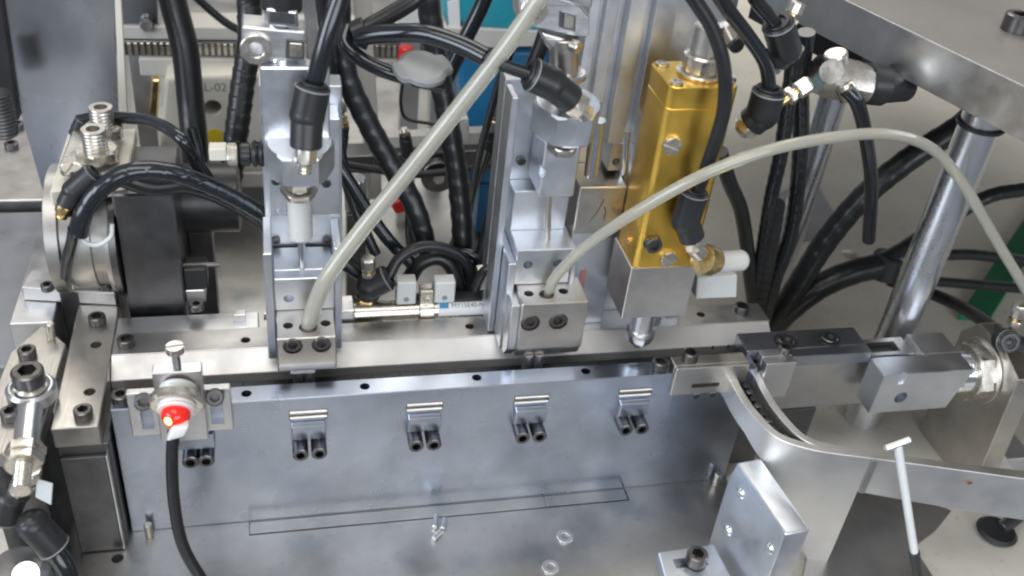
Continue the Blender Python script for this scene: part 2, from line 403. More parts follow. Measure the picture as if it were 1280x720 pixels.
# ------------------------------------------------------------------ slot chain and rear rail
tr = thing('feed_track', 'black linked feed strip running in the slot between the rails', 'track', (0, 2.2, 0))
obj('track_bed', G().box(-16.6, 22, 1.26, 3.18, 0.003, 7.9, .02), DS, tr)
for k in range(48):
    x = -16.4 + k * .79
    o = obj('link', G().box(x, x + .775, 1.45, 2.95, 7.9, 8.15, .015), BK, tr) if k == 0 else None
    if k == 0: l0 = o
    else:
        o = l0.copy(); SC.collection.objects.link(o); o.location.x += k * .79 * CM
rr = thing('rear_rail', 'long grey rear rail with bored holes and pale sloping guide edge', 'rail', (0, 5, 0))
zb = PY(300, 467, 3.25).z
hl = []
for q in [(307, 425), (587, 408), (833, 398), (876, 393)]:
    p = top(*q); hl.append((p + Vector((0, 0, -1.6)), p + Vector((0, 0, .5)), .27))
obj('rail_body', G().box(-17.0, 22.1, 4.42, 6.3, .003, H, .05), ST, rr, holes=hl)
obj('guide_edge', G().prism([(-17, 4.41, H - .02), (-17, 3.25, zb), (-17, 3.25, zb - .9), (-17, 4.41, zb - .9)], (39.0, 0, 0), .03), GP, rr)
for q in [(158, 430), (926, 388)]:
    p = top(*q); screw(rr, p, r=.47, h=.42)
for px in (893, 912):
    p = PY(px, 428, 3.2); obj('notch_mark', G().box(p.x - .05, p.x + .05, 3.23, 3.26, zb - .25, zb + .05, 0), DS, rr)
rb = thing('rear_bar', 'pale low bar behind the left half of the rear rail', 'bar', (-12, 7, 0))
obj('bar', G().box(-17, -9.2, 6.32, 7.9, .003, H - .1, .05), A, rb)
for x0, x1 in ((-10.6, -9.9), (-8.9, -8.3)):
    obj('notched_tab', G().prism([(x0, 7.0, H - .1), (x1, 7.0, H - .1), (x1, 7.5, H - .1), (x0 + .2, 7.5, H - .1)], (0, 0, .5), .03), A, rb)

# ------------------------------------------------------------------ left end plate and its neighbours
ep = thing('end_plate', 'brown grey end plate across the left end of both rails', 'plate', (-18, 4, 0))
hl = []
for q in [(120, 431), (112, 490)]:
    p = top(*q); hl.append((p + Vector((0, 0, -1)), p + Vector((0, 0, .5)), .3))
obj('plate', G().box(-19.25, -17.02, -1.12, 9.2, 8.0, H, .05), SW, ep, holes=hl)
for q in [(122, 403), (105, 520)]: screw(ep, top(*q), r=.47, h=.5)
sb = thing('support_block', 'black upright block under the left end plate with a bright edge', 'block', (-18, 1, 0))
obj('block', G().box(-19.2, -16.72, -1.0, 8.5, .003, 7.98, .06), DS, sb)
obj('front_cover', G().box(-19.1, -16.95, -1.25, -1.02, .1, 7.3, .03), DS, sb)
obj('edge_strip', G().box(-16.93, -16.83, -1.27, -1.02, .1, 7.3, .01), A, sb)
lb = thing('long_side_bar', 'long dull grey bar running back along the left edge', 'bar', (-22, 15, 0))
obj('bar', G().box(-22.7, -20.45, 7.7, 24.3, 0.003, 9.3, .06), A, lb); obj('rear_bar_end', G().box(-22.7, -20.45, 25.8, 48, 0.003, 9.3, .06), A, lb)
lv = thing('lever_plate', 'grey lever plate with socket screws left of the end plate', 'plate', (-20.8, 2, 8))
obj('plate', G().prism([(-22.6, -2.6, 8.4), (-19.7, -2.6, 8.4), (-19.45, 5.6, 8.4), (-20.9, 7.4, 8.4), (-22.2, 5.0, 8.4)], (0, 0, .95), .06), SW, lv)
obj('foot', G().box(-22.3, -19.9, -2.2, 2.3, .003, 8.38, .06), DS, lv)
for q in [(35, 445), (14, 522)]: screw(lv, top(*q, z=9.35), r=.47, h=.5)
cb = thing('clamp_bridge', 'pale clamp bar bridging behind the lever plate with a knurled knob', 'clamp', (-20, 8.4, 8))
obj('bar', G().prism([PZ(30, 375, 9.36), PZ(146, 382, 9.36), PZ(146, 357, 9.36), PZ(42, 353, 9.36)], (0, 0, .9), .05), A, cb)
c0 = PZ(96, 356, 10.28)
obj('knurled_knob', G().lathe(c0, (0, 0, 1), [(0, .42), (.06, .5), (.6, .5), (.7, .4)], 40, lambda k, t, r: r * (1 + .04 * math.cos(20 * t))), NI, cb)
for q in [(60, 362), (131, 360)]: screw(cb, PZ(*q, 10.26), r=.36, h=.4)
p = PZ(64, 424, 9.36)
obj('guide_pin', G().cyl(p, p + Vector((.1, 0, 1.1)), .22, c=.05), NI, cb)
# rod end joint
re_ = thing('rod_end', 'shiny ball joint rod end bolted down at the lower left', 'rod end', PZ(40, 492, 9.36))
c = PZ(40, 490, 10.0)
obj('eye', G().ring(c + Vector((0, 0, -.45)), (0, 0, 1), 1.2, .78, .9, c=.16), PO, re_)
obj('ball', G().ring(c + Vector((0, 0, -.55)), (0, 0, 1), .76, .3, 1.1, c=.2), NI, re_)
obj('washer', G().ring(c + Vector((0, 0, .56)), (0, 0, 1), .66, .32, .1, c=.02), NI, re_)
screw(re_, c + Vector((0, 0, .67)), r=.78, h=.8)
obj('spacer', G().cyl(c + Vector((0, 0, -.64)), c + Vector((0, 0, -.56)), .7, n=20), NI, re_)
e = PZ(31, 570, 9.6); d = (e - c).normalized()
obj('shank', G().cyl(c + d * 1.12, e - d * .3, .62, .58, c=.05), PO, re_)
obj('jam_nut', G().hexa(e - d * .45, d, .95, .55), NI, re_)
obj('jam_nut', G().hexa(e + d * .12, d, .9, .5), NI, re_)
obj('threaded_rod', G().lathe(e + d * .6, d, [(k * .1, .42 if k % 2 else .36) for k in range(16)], 18), NI, re_)
# fittings at lower left
t = fitting('flow_control_fitting', 'black flow control fitting with brass knob at the lower left corner', [(4, 650, -3.8), (14, 624, -3.6), (32, 604, -3.6)], 18, knob=((33, 606, -3.8), (38, 585, -3.9), 14))
t = fitting('push_in_elbow', 'dark push-in connector with grey ring below the rod end', [(70, 686, -5.0), (42, 656, -4.7), (30, 640, -4.4)], 20, thread=False)
o = obj('plastic_tag', G().prism([PY(46, 600, -4.2), PY(66, 606, -4.2), PY(64, 632, -4.2), PY(44, 622, -4.2)], (0, .12, 0), .03), WP, at=PY(56, 615, -4.2)); tag(o, 'small white plastic tag behind the lower left fitting', 'tag')
o = thing('end_cylinder', 'bright nickel cylinder end at the bottom left edge of the picture', 'cylinder', PY(20, 710, -4.4))
p = PY(20, 705, -4.4); obj('cap', G().lathe(p + Vector((0, 0, -2.5)), (0, 0, 1), [(0, 1.5), (1.9, 1.5), (2.4, 1.2), (2.6, .7)], 28), ST, o)
obj('port_nut', G().hexa(p + Vector((.5, -.6, .1)), (.3, -.7, .5), .7, .6), NI, o)
obj('lower_body', G().cyl(p + Vector((0, 0, -10)), p + Vector((0, 0, -2.5)), 1.35), A, o)
hose('air_hose', 'short black air hose leaving the bottom left connector', [(70, 690, -5.2), (84, 715, -5.6), (92, 760, -6)], 12, SH, group='black air hoses')

# ------------------------------------------------------------------ red sensor
se = thing('light_sensor', 'round sensor with glowing red lens in a slotted pale bracket', 'sensor', (-13.2, -.6, 7.5))
x0, x1 = PY(165, 540, -.42).x, PY(292, 535, -.42).x
zt, zl = 10.7, PY(230, 541, -.42).z
sl = []
for xs in (x0 + .85, x1 - .75): sl.append((xs - .32, xs + .32, -1, .3, zl + .45, zt - .35))
obj('bracket_flange', G().box(x0, x1, -.42, -.003, zl, zt, .04), A, se, holes=sl)
bx0, bx1 = PY(195, 500, -1.0).x, PY(256, 500, -1.0).x
obj('bracket_block', G().box(bx0, bx1, -1.15, -.422, zl + .1, PY(225, 464, -1.1).z, .05), A, se)
for xs in (x0 + .85, x1 - .75): screw(se, (xs, -.5, zt - .45), (0, -.8, .6), .46, .6)
bc = PY(222, 497, -1.6); ax = Vector((-.05, -.8, -.28)).normalized()
obj('hex_nut', G().lathe(bc, ax, [(0, 1.2), (.1, 1.36), (.4, 1.36), (.5, 1.22)], 30, lambda k, t, r: r * (1 + .03 * math.cos(6 * t))), NI, se)
obj('barrel', G().lathe(bc - ax * .6, ax, [(k * .1, .92 if k % 2 else .86) for k in range(15)], 28), WP, se)
lc = bc + ax * .95
obj('lens', G().ball(lc, .70, 24), LE, se)
obj('lit_spot', G().ball(lc + ax * .42 + Vector((-.2, 0, .22)), .30, 14), LS, se)
p = lc + Vector((.05, -.95, -.55))
obj('white_boot', G().prism([p + Vector(q) for q in [(-.55, 0, -.35), (.35, 0, -.1), (.62, 0, .55), (-.15, 0, .5)]], (0, .6, 0), .12), WP, se)
hose('sensor_cable', 'grey black cable hanging down from the red sensor', [(217, 540, -2.4), (215, 575, -2.8), (218, 630, -3.2), (230, 685, -3.6), (262, 740, -4.2)], 7.5, RB, cat='cable', n=18)
ts = thing('adjusting_screw', 'slotted screw standing up out of the sensor bracket', 'screw', PY(222, 455, -.9))
p = PY(222, 462, -.8); p.z = PY(225, 464, -1.1).z
obj('shaft', G().lathe(p, (0, 0, 1), [(k * .07, .2 if k % 2 else .17) for k in range(16)], 14), DS, ts)
screw(ts, p + Vector((0, 0, 1.02)), r=.44, h=.36, m=NI, kind='slot')

dbx = thing('dark_side_box', 'dark box left of the long side bar at the left edge', 'box', (-30, 20, 0))
obj('box', G().box(-44, -22.75, 8, 25, .003, 6.0, .1), ES, dbx)

bpl = thing('bolt_plate', 'grey plate with two black bolts at the far left edge', 'plate', (-27, 28, 0))
obj('plate', G().box(-36, -22.75, 25.8, 44, .003, 6.5, .08), ST, bpl)
for q in [(15, 185), (10, 150), (22, 160)]:
    p = top(*q, z=6.5)
    if p.x < -23.4 and p.y > 26.4: screw(bpl, p, r=.5, h=.5)
# ================================================================== left tube head and its column
def bore(p, d, r=.27, dep=1.2): p = V3(p); d = V3(d).normalized(); return (p - d * dep, p + d * .6, r)
lh = thing('tube_head', 'smaller left tube head block hanging over the slot with clear tube in top', 'tube head', (-6.6, 2, 9))
fx0, fx1, fz0, fz1 = -8.15, -5.08, 10.05, 12.6
yf, yb = 1.0, 4.2
hl = [bore(PZ(360, 407, fz1), (0, 0, 1), .27), bore(PZ(407, 404, fz1), (0, 0, 1), .27), bore(PZ(385, 409, fz1), (0, 0, 1), .48)]
sc = [PY(366, 433, yf), PY(402, 431, yf)]
hl += [bore(p, (0, -1, 0), .52, .42) for p in sc]
obj('block', G().prism([(fx0, yf, fz1), (fx0, yf, fz0 + .75), (fx0, yf + .35, fz0), (fx0, yb, fz0), (fx0, yb, fz1)], (fx1 - fx0, 0, 0), .06), SW, lh, holes=hl)
for p in sc: screw(lh, (p.x, yf + .40, p.z), (0, -1, 0), .44, .36)
obj('foot', G().box(fx0 + .6, fx1 - 1.1, 1.5, 3.0, fz0 - .35, fz0 - .002, .04), SW, lh)
for x in (-7.1, -6.5): obj('nozzle_pin', G().cyl((x, 2.0, 8.3), (x, 2.0, fz0 - .35), .29), ST, lh)
lc_ = thing('gripper_column', 'left column with blue sheen carrying the elbow and white spacer', 'column', (-6.5, 6, 9.3))
obj('side_cheek', G().box(-8.65, -8.2, 3.0, 6.6, 9.6, 16.6, .05), AB, lc_)
obj('side_cheek', G().box(-5.02, -4.62, 3.6, 6.6, 9.6, 16.4, .05), AB, lc_)
hl = [bore(PY(361, 373, 3.4), (0, -1, 0), .27)]
obj('inner_block', G().box(-8.18, -5.04, 4.22, 6.4, 12.0, 14.7, .05), AB, lc_)
obj('front_block', G().box(-8.18, -5.04, 3.4, 4.21, 12.62, 14.7, .05), AB, lc_, holes=hl)
obj('back_plate', G().box(-8.5, -4.4, 6.62, 8.0, .003, 24.2, .05), AB, lc_)
obj('slide_body', G().box(-8.2, -4.6, 5.0, 6.61, 17.6, 23.2, .06), AB, lc_, holes=[bore(PY(352, 265, 5.0), (0, -1, 0), .3, .5)])
p0, p1 = PY(378, 342, 4.4), PY(377, 288, 4.4)
obj('piston_rod', G().cyl(Vector((p0.x, 4.4, 14.69)), p1, .2), CH, lc_)
a, b = PY(376, 296, 4.4), PY(374, 243, 4.4)
obj('white_spacer', G().cyl(a, b, rad(a, 15), rad(b, 15), c=.06), GL, lc_)
a = PY(374, 240, 4.3)
obj('jam_nut', G().hexa(a, (0, -.25, 1), rad(a, 23), .35), SW, lc_)
obj('jam_nut', G().hexa(a + Vector((0, -.1, .42)), (0, -.25, 1), rad(a, 17), .5), NI, lc_)
a = PY(372, 205, 4.2)
obj('cylinder_body', G().prism([a + Vector(q) for q in [(-1.6, -.2, 0), (1.6, -.2, 0), (1.6, .78, 0), (-1.6, .78, 0)]], (0, 0, 5.2), .08), AB, lc_)
a = PY(386, 205, 3.6)
obj('hex_adapter', G().hexa(PY(375, 212, 3.9), (0, -.12, 1), rad(a, 43), 1.7, .08), AB, lc_)
a = PY(352, 130, 5)
obj('top_block', G().box(a.x - .9, a.x + .9, 4.8, 6.6, 23.22, 25.6, .06), WP, lc_)
for q in [(332, 117), (327, 150), (332, 200)]:
    a = PY(*q, 5.6); obj('side_nut', G().cyl(a, a + Vector((.9, 0, 0)), rad(a, 8), c=.05), DS, lc_)
a = PY(315, 192, 6.6)
obj('knurled_ring', G().lathe(a, (1, 0, 0), [(k * .16, .72 if k % 2 else .6) for k in range(11)], 24), BK, lc_)
t = fitting('push_in_elbow', 'big black elbow with nickel screw on the left column', [(392, 106, 2.6), (384, 144, 2.4), (381, 218, 1.6)], 22, sr=.66)
# silver clamp bracket above it
sb_ = thing('slotted_bracket', 'silver bracket with a round eye above the left column', 'bracket', PY(345, 70, 5))
a = PY(345, 62, 5.2)
def pbox(name, m, parent, pts, y, dep, b=.05, holes=None):
    return obj(name, G().prism([PY(px, py, y) for px, py in pts], (0, dep, 0), b), m, parent, holes=holes)
e = PY(320, 60, 4.4)
pbox('plate', A, sb_, [(302, 33), (382, 40), (383, 76), (302, 74)], 4.4, 1.6, .08, holes=[bore(e, (0, -1, 0), .35)])
obj('eye_bushing', G().ring(e + Vector((0, -.25, 0)), (0, 1, 0), .72, .36, .24), NI, sb_)
pbox('cap_block', CH, sb_, [(333, 10), (372, 14), (374, 36), (333, 32)], 4.3, 1.8, .12)
pbox('lower_block', CH, sb_, [(333, 80), (373, 83), (374, 100), (334, 98)], 4.3, 1.8, .12)
for w in ([(337, 14), (368, 17), (369, 31), (337, 28)], [(338, 84), (369, 86), (369, 98), (338, 96)], [(358, 50), (380, 52), (380, 74), (357, 73)]): pbox('dark_window', DS, sb_, w, 4.24, .05, .01)
pbox('set_block', NI, sb_, [(362, 54), (378, 55), (378, 72), (362, 71)], 4.2, .18, .03)
a = PY(352, 8, 5); obj('post', G().cyl(PY(352, 104, 5.2), PY(350, -40, 5.2), .75), CH, sb_)
obj('top_knob', G().cyl(PY(352, 12, 5.2), PY(352, -20, 5.2), .95, c=.1), BK, sb_)

# ================================================================== middle tube head and its column
mh = thing('tube_head', 'larger middle tube head block with two bright countersunk screws in front', 'tube head', (6.5, 2, 9))
yf = 1.5; mx0, mx1 = PY(652, 390, yf).x, PY(735, 385, yf).x; mz0, mz1 = 9.75, PY(690, 379, yf).z
hl = [bore(PZ(q[0], q[1], mz1), (0, 0, 1), q[2]) for q in [(661, 367, .27), (704, 364, .27), (683, 368, .42)]]
sc = [PY(663, 404, yf), PY(698, 402, yf)]
hl += [bore(p, (0, -1, 0), .56, .42) for p in sc]
obj('block', G().prism([(mx0, yf, mz1), (mx0, yf, mz0 + .85), (mx0, yf + .45, mz0), (mx0, 3.9, mz0), (mx0, 3.9, mz1)], (mx1 - mx0, 0, 0), .06), SW, mh, holes=hl)
obj('left_wing', G().prism([(mx0 - .5, yf + .3, mz1 - .3), (mx0 - .5, yf + .3, mz0 + .6), (mx0 - .5, yf + .9, mz0 - .2), (mx0 - .5, 4.2, mz0 - .2), (mx0 - .5, 4.2, mz1 - .3)], (.498, 0, 0), .05), A, mh)
for p in sc: screw(mh, (p.x, yf + .40, p.z), (0, -1, 0), .48, .36)
for q in (-.3, .32): obj('nozzle_pin', G().cyl(((mx0 + mx1) / 2 - .7 + q, 2.0, 8.3), ((mx0 + mx1) / 2 - .7 + q, 2.0, mz0 - .002), .3), ST, mh)
mc = thing('gripper_column', 'middle column with pale cheeks and thin steel rod behind larger tube head', 'column', (6.3, 6, 9.3))
obj('side_cheek', G().box(4.35, 4.78, 3.0, 6.6, 9.45, 15.4, .05), AB, mc)
obj('outer_cheek', G().box(3.95, 4.3, 4.6, 6.3, 9.45, 24.5, .05), AB, mc)
obj('side_cheek', G().box(8.0, 8.3, 3.2, 6.2, 13.0, 15.8, .05), AB, mc)
hl = [bore(PY(660, 331, 3.3), (0, -1, 0), .27), bore(PY(697, 329, 3.3), (0, -1, 0), .27)]
obj('front_block', G().box(4.8, 7.98, 3.3, 5.3, mz1 + .02, PY(680, 312, 3.3).z, .05), AB, mc, holes=hl)
obj('upper_rear_block', G().box(4.8, 7.98, 5.32, 6.6, 9.35, 18.6, .05), AB, mc)
obj('back_plate', G().box(4.0, 7.9, 6.62, 8.0, .003, 24.6, .05), AB, mc)
y = 4.4; a0, a1 = PY(683, 306, y), PY(686, 244, y)
obj('piston_rod', G().cyl(Vector((a0.x, y, PY(680, 312, 3.3).z - .02)), a1, .17), SW, mc)
pa = [PY(*q, 3.9) for q in [(689, 247), (717, 246), (722, 178), (690, 178)]]
obj('slide_body', G().prism([(pa[0].x - .7, 3.9, pa[0].z), (pa[1].x, 3.9, pa[0].z), (pa[1].x, 3.9, pa[2].z), (pa[0].x - .7, 3.9, pa[2].z)], (0, 2.6, 0), .08), AB, mc, holes=[bore(PY(676, 217, 3.9), (0, -1, 0), .3, .5)])
a = PY(702, 186, 3.5); obj('jam_nut', G().hexa(a, (0, -.2, 1), rad(a, 20), .45), SW, mc)
a = PY(702, 176, 3.5); obj('jam_nut', G().cyl(a, a + Vector((0, 0, .7)), rad(a, 15)), NI, mc)
a = PY(704, 163, 3.6); obj('hex_adapter', G().hexa(a, (0, -.1, 1), rad(a, 44), 1.7, .06), AB, mc)
a = PY(704, 120, 3.9); obj('cylinder_body', G().cyl(a, PY(706, 45, 3.9), rad(a, 18), c=.05), SW, mc)
a = PY(706, 96, 3.9); obj('flange', G().cyl(a, a + Vector((0, 0, .35)), rad(a, 27), c=.08), NI, mc)
a = PY(714, 56, 3.2); obj('brass_plug', G().cyl(a, a + Vector((.3, -.4, 0)), .3, c=.05), NI, mc)
fitting('push_in_elbow', 'thick black elbow with nickel tip on the middle column', [(662, 92, 2.2), (690, 105, 2.2), (735, 142, 2.2)], 21, knob=((722, 130, 2.0), (733, 146, 2.0), 11))
sb2 = thing('slotted_bracket', 'silver bracket with round eye at the head of the middle column', 'bracket', PY(700, 20, 4))
e = PY(666, 13, 3.4)
pbox('plate', A, sb2, [(648, -6), (668, -14), (726, 8), (738, 22), (736, 47), (716, 44), (650, 30)], 3.4, 1.6, .08, holes=[bore(e, (0, -1, 0), .33)])
obj('eye_bushing', G().ring(e + Vector((0, -.25, 0)), (0, 1, 0), .66, .34, .24), NI, sb2)
pbox('dark_window', DS, sb2, [(700, 14), (720, 20), (719, 40), (699, 34)], 3.33, .06, .01); pbox('set_block', NI, sb2, [(706, 18), (718, 22), (717, 38), (705, 34)], 3.2, .12, .03)
pbox('lower_block', A, sb2, [(676, 40), (714, 50), (712, 68), (684, 60)], 3.5, 1.4, .12)
pbox('upper_block', A, sb2, [(690, -24), (742, -10), (740, 12), (700, 0)], 3.4, 1.6, .12)

# ------------------------------------------------------------------ aluminium profile, guide rod, bearing block
ex = thing('slotted_profile', 'tall bright aluminium profile with lengthwise slots beside the gold dispenser', 'profile', (10, 7, 0))
ex0, ex1 = 7.75, 12.4; zb_ = 21.2
pr = []
xs = [(ex0, 5.9), (ex0 + .55, 5.9), (ex0 + .55, 6.3), (ex0 + .85, 6.3), (ex0 + .85, 5.9), (ex0 + 1.5, 5.9), (ex0 + 1.5, 6.6), (ex0 + 2.1, 6.6), (ex0 + 2.1, 5.9), (ex0 + 3.0, 5.9), (ex0 + 3.0, 6.5), (ex0 + 3.5, 6.5), (ex0 + 3.5, 5.9), (ex1, 5.9), (ex1, 9), (ex0, 9)]
obj('profile', G().prism([(x, y_, zb_) for x, y_ in xs], (0, 0, 16), .03), AB, ex)
obj('back_plate', G().box(12.42, 16.0, 6.6, 8.4, .36, 37, .05), AB, ex)
obj('rear_support', G().box(8.6, 12.4, 7.6, 9.0, .003, 21.18, .05), A, ex)
obj('guide_rod', G().cyl(PY(739, 219, 5.2), PY(748, 150, 5.2), .42), CH, ex)
obj('guide_rod', G().cyl(PY(780, 240, 6.4), PY(784, 160, 6.4), .5), CH, ex)
obj('side_block', G().box(10.2, 11.9, 6.0, 7.58, 19.4, 21.18, .05), A, ex, holes=[bore(PY(770, 202, 6.0), (0, -1, 0), .22)])
bb = thing('bearing_block', 'square grey bearing block with scratched mark under the guide rods', 'block', (10, 6, 9.3))
bz0, bz1 = PY(750, 292, 4.8).z, PY(750, 234, 4.8).z
b0, b1 = PY(721, 262, 4.8).x, PY(779, 262, 4.8).x
obj('block', G().box(b0, b1, 4.8, 7.58, bz0, bz1, .06), SW, bb)
for k in range(3):
    o_ = [[(.30, .25), (.55, .75)], [(.42, .28), (.62, .45)], [(.62, .3), (.58, .6)]][k]
    (u0, w0), (u1, w1) = o_; X = lambda u: b0 + (b1 - b0) * u; Z_ = lambda w: bz0 + (bz1 - bz0) * w
    obj('scratch_mark', G().tube([(X(u0), 4.795, Z_(w0)), (X((u0 + u1) / 2 + .03), 4.795, Z_((w0 + w1) / 2)), (X(u1), 4.795, Z_(w1))], .035, n=6, sm=4), DS, bb)
obj('lower_plate', G().box(b0 + .05, b1 + .1, 5.1, 6.4, H + .003, bz0 - .003, .05), AB, bb)
obj('side_plate', G().box(b1 + .12, b1 + 2.0, 6.32, 7.4, .003, bz0 + 1, .05), AB, bb)
p = PY(728, 350, 5.08); obj('red_reflection', G().box(p.x - .16, p.x + .16, 5.06, 5.098, p.z - 1.1, p.z + .7, .01), FR, bb)  # reddish reflection on the plate, painted as a thin strip

# ------------------------------------------------------------------ gold dispenser
sc_ = thing('side_column', 'pale blue column close behind the right side of the gold dispenser', 'column', (15.6, 5.6, .36))
obj('column', G().box(14.95, 16.1, 4.9, 6.5, .36, 25.5, .06), AB, sc_)
obj('groove_strip', G().box(15.3, 15.6, 4.86, 4.898, .5, 25.3, .01), A, sc_)
gd = thing('gold_dispenser', 'tall gold anodised dispensing valve over the slot with nozzle below', 'dispenser', (12.7, 3, 9))
gy0, gy1 = 1.4, 4.6; gx0, gx1 = 10.92, 14.55; gz0, gz1 = PY(830, 334, gy0).z, PY(880, 110, gy0).z
ctr = PY(875, 105, 2.9); ctr.z = gz1
def capseg(z0, z1, name, hs=None):
    c = .28
    pts = [(gx0 + c, gy0), (gx1 - c, gy0), (gx1, gy0 + c), (gx1, gy1 - c), (gx1 - c, gy1), (gx0 + c, gy1), (gx0, gy1 - c), (gx0, gy0 + c)]
    return obj(name, G().prism([(x, y_, z0) for x, y_ in pts], (0, 0, z1 - z0), .035), GO, gd, holes=hs)
capseg(gz0, gz1 - 1.15, 'body', [bore(PY(815, 303, gy0), (0, -1, 0), .5, .5)])
capseg(gz1 - 1.14, gz1, 'top_cap')
for sx, sy in ((gx0 + .5, gy0 + .5), (gx1 - .5, gy0 + .5), (gx0 + .5, gy1 - .5), (gx1 - .5, gy1 - .5)): screw(gd, (sx, sy, gz1), r=.33, h=.14, m=NI)
gx = (gx0 + gx1) / 2 + .25; gyc = (gy0 + gy1) / 2
obj('top_flange', G().cyl((gx, gyc, gz1), (gx, gyc, gz1 + .22), 1.15, c=.06), NI, gd)
obj('top_nut', G().lathe((gx, gyc, gz1 + .22), (0, 0, 1), [(0, .85), (.08, .95), (.8, .95), (.9, .85)], 32, lambda k, t, r: r * (1 + .02 * math.cos(16 * t))), NI, gd)
obj('top_stem', G().cyl((gx, gyc, gz1 + 1.12), (gx, gyc, gz1 + 2.6), .72, c=.08), SW, gd)
for q, r_, nm in (((839, 181), .5, 'slot'), ((835, 322), .46, 'slot')):
    p = PY(*q, gy0 - .01); screw(gd, p, (0, -1, 0), r_, .25, NI, nm)
p = PY(815, 303, gy0); screw(gd, (p.x, gy0 - .003, p.z), (0, -1, 0), .48, .4, BO)
for q in ((773, 266), (787, 300)):
    p = PX(*q, gx0 - .003); p.y = min(max(p.y, gy0 + .4), gy1 - .4); screw(gd, p, (-1, 0, 0), .26, .2, BR, 'slot')
p = PX(795, 270, gx0)
nz0 = PY(820, 397, gy0).z
obj('lower_block', G().box(gx0 - .12, gx1 + .1, gy0 + .02, gy1, nz0, gz0 - .003, .05), SW, gd)
nx = PY(799, 420, 2.3).x
obj('nozzle_neck', G().cyl((nx, 2.3, nz0 - 1.55), (nx, 2.3, nz0 - .003), .66), A, gd)
obj('nozzle_collar', G().lathe((nx, 2.3, nz0 - 2.35), (0, 0, 1), [(0, .55), (.1, .72), (.55, .86), (.75, .86), (.82, .7)], 28, lambda k, t, r: r * (1 + .03 * math.cos(8 * t))), A, gd)
obj('nozzle_tip', G().cyl((nx, 2.3, nz0 - 2.75), (nx, 2.3, nz0 - 2.34), .22, .4), NI, gd)
obj('mounting_arm', G().box(gx0 + .6, gx1 - .4, gy1 + .003, 6.58, gz0 + 1, gz0 + 7, .05), A, gd)
fitting('push_in_elbow', 'black elbow with brass stem on the front of the gold dispenser', [(869, 238, .5), (857, 275, .5), (872, 315, .5)], 18, thread=NI)
vb = thing('brass_port', 'brass hex nut with nickel stem beside the dispenser foot', 'nut', PY(882, 330, .5))
a = PY(876, 318, .5); obj('stem', G().cyl(a, PY(866, 306, .5), rad(a, 11), c=.05), NI, vb)
obj('hex_nut', G().hexa(PY(878, 324, .5), (.55, .25, -.25), rad(a, 20), 1.0), BR, vb)
wc = thing('plastic_plug', 'glossy white rounded plug right of the brass nut', 'plug', PY(915, 325, 2.0))
a, b = PY(895, 328, 1.2), PY(932, 325, 1.6); d = (b - a).normalized(); r_ = rad(a, 14)
obj('cap', G().lathe(a, d, [(0, r_), ((b - a).length * .8, r_)] + [((b - a).length * .8 + r_ * .8 * math.sin(q), r_ * math.cos(q) + .001) for q in [.3, .6, .9, 1.2, 1.5]], 24), GL, wc)
pbox('holder', GL, wc, [(872, 348), (922, 344), (921, 372), (870, 374)], 2.4, 1.4, .06)

# ================================================================== clear tubes
o = obj('clear_tube', G().tube([PY(385, 412, 2.2), PY(392, 385, 2.2), PY(410, 345, 2.3), PY(450, 290, 2.6), PY(510, 215, 3.0), PY(575, 133, 3.2), PY(635, 55, 3.2), PY(680, -10, 3.2)], rad(PY(510, 215, 3), 10.8), n=24, hollow=.62), TU, at=PY(385, 412, 2.2)); tag(o, 'straight milky clear tube rising from the left tube head', 'tube', 'milky clear tubes')
o = obj('clear_tube', G().tube([PY(684, 372, 2.8), PY(695, 345, 2.6), PY(735, 306, 1.6), PY(800, 262, .2), PY(880, 218, -.8), PY(960, 188, -.8), PY(1040, 172, 0), PY(1110, 168, 1), PY(1165, 186, 1.8), PY(1205, 232, 1.8), PY(1245, 300, 1.4), PY(1275, 350, 1.0), PY(1300, 395, .6)], rad(PY(880, 218, -.8), 7.8), n=24, hollow=.62), TU, at=PY(684, 372, 2.8)); tag(o, 'arching milky clear tube from the middle tube head over to the right', 'tube', 'milky clear tubes')

for q in [(345, 225), (345, 300), (408, 228), (408, 300)]: screw(lc_, PY(*q, 4.99 if q[1] < 290 else 6.6), (0, -1, 0), .24, .18)
for q in [(651, 200), (650, 270)]: screw(mc, PY(*q, 6.6), (0, -1, 0), .26, .2)
# ================================================================== right end of the rails
cv = thing('cover_block', 'pale cover block with one slot and two holes left of the chute mouth', 'block', (16.3, .5, 8.4))
x0, x1, yv = 14.05, 18.6, -.3
z0, z1 = 8.45, 9.95
q0 = PY(868, 487, yv)
hl = [(PY(865, 482, yv).x, PY(899, 480, yv).x, -1, .0, PY(868, 485, yv).z, PY(868, 480, yv).z)]
obj('block', G().box(x0, x1, yv, -.004, 7.9, z1, .04), SW, cv, holes=hl)
obj('top_bar', G().box(x0, x1, -.002, .85, H + .003, z1, .04), SW, cv)
obj('slot_shade', G().box(PY(865, 482, yv).x + .03, PY(899, 480, yv).x - .03, -.12, -.03, PY(868, 485, yv).z + .02, PY(868, 480, yv).z - .02, .01), BK, cv)  # black insert paints the shade inside the shallow slot
for q in [(870, 495), (890, 493)]:
    p = PY(*q, yv); screw(cv, (p.x, yv - .004, p.z), (0, -1, 0), .22, .06)  # flat dark heads stand in for two shaded holes
screw(cv, PZ(862, 449, z1), r=.46, h=.55)
cv2 = thing('cover_block', 'plain pale cover block right of the chute mouth', 'block', (20.6, .5, 7.2))
obj('block', G().box(19.7, 21.6, -.3, .36, 7.2, 9.9, .04), A, cv2)
obj('top_bar', G().box(19.7, 21.6, .362, 1.0, 9.2, 9.9, .04), A, cv2)
er = thing('extension_rail', 'lower dark steel rail reaching right towards the big nut', 'rail', (24, 1.5, 0))
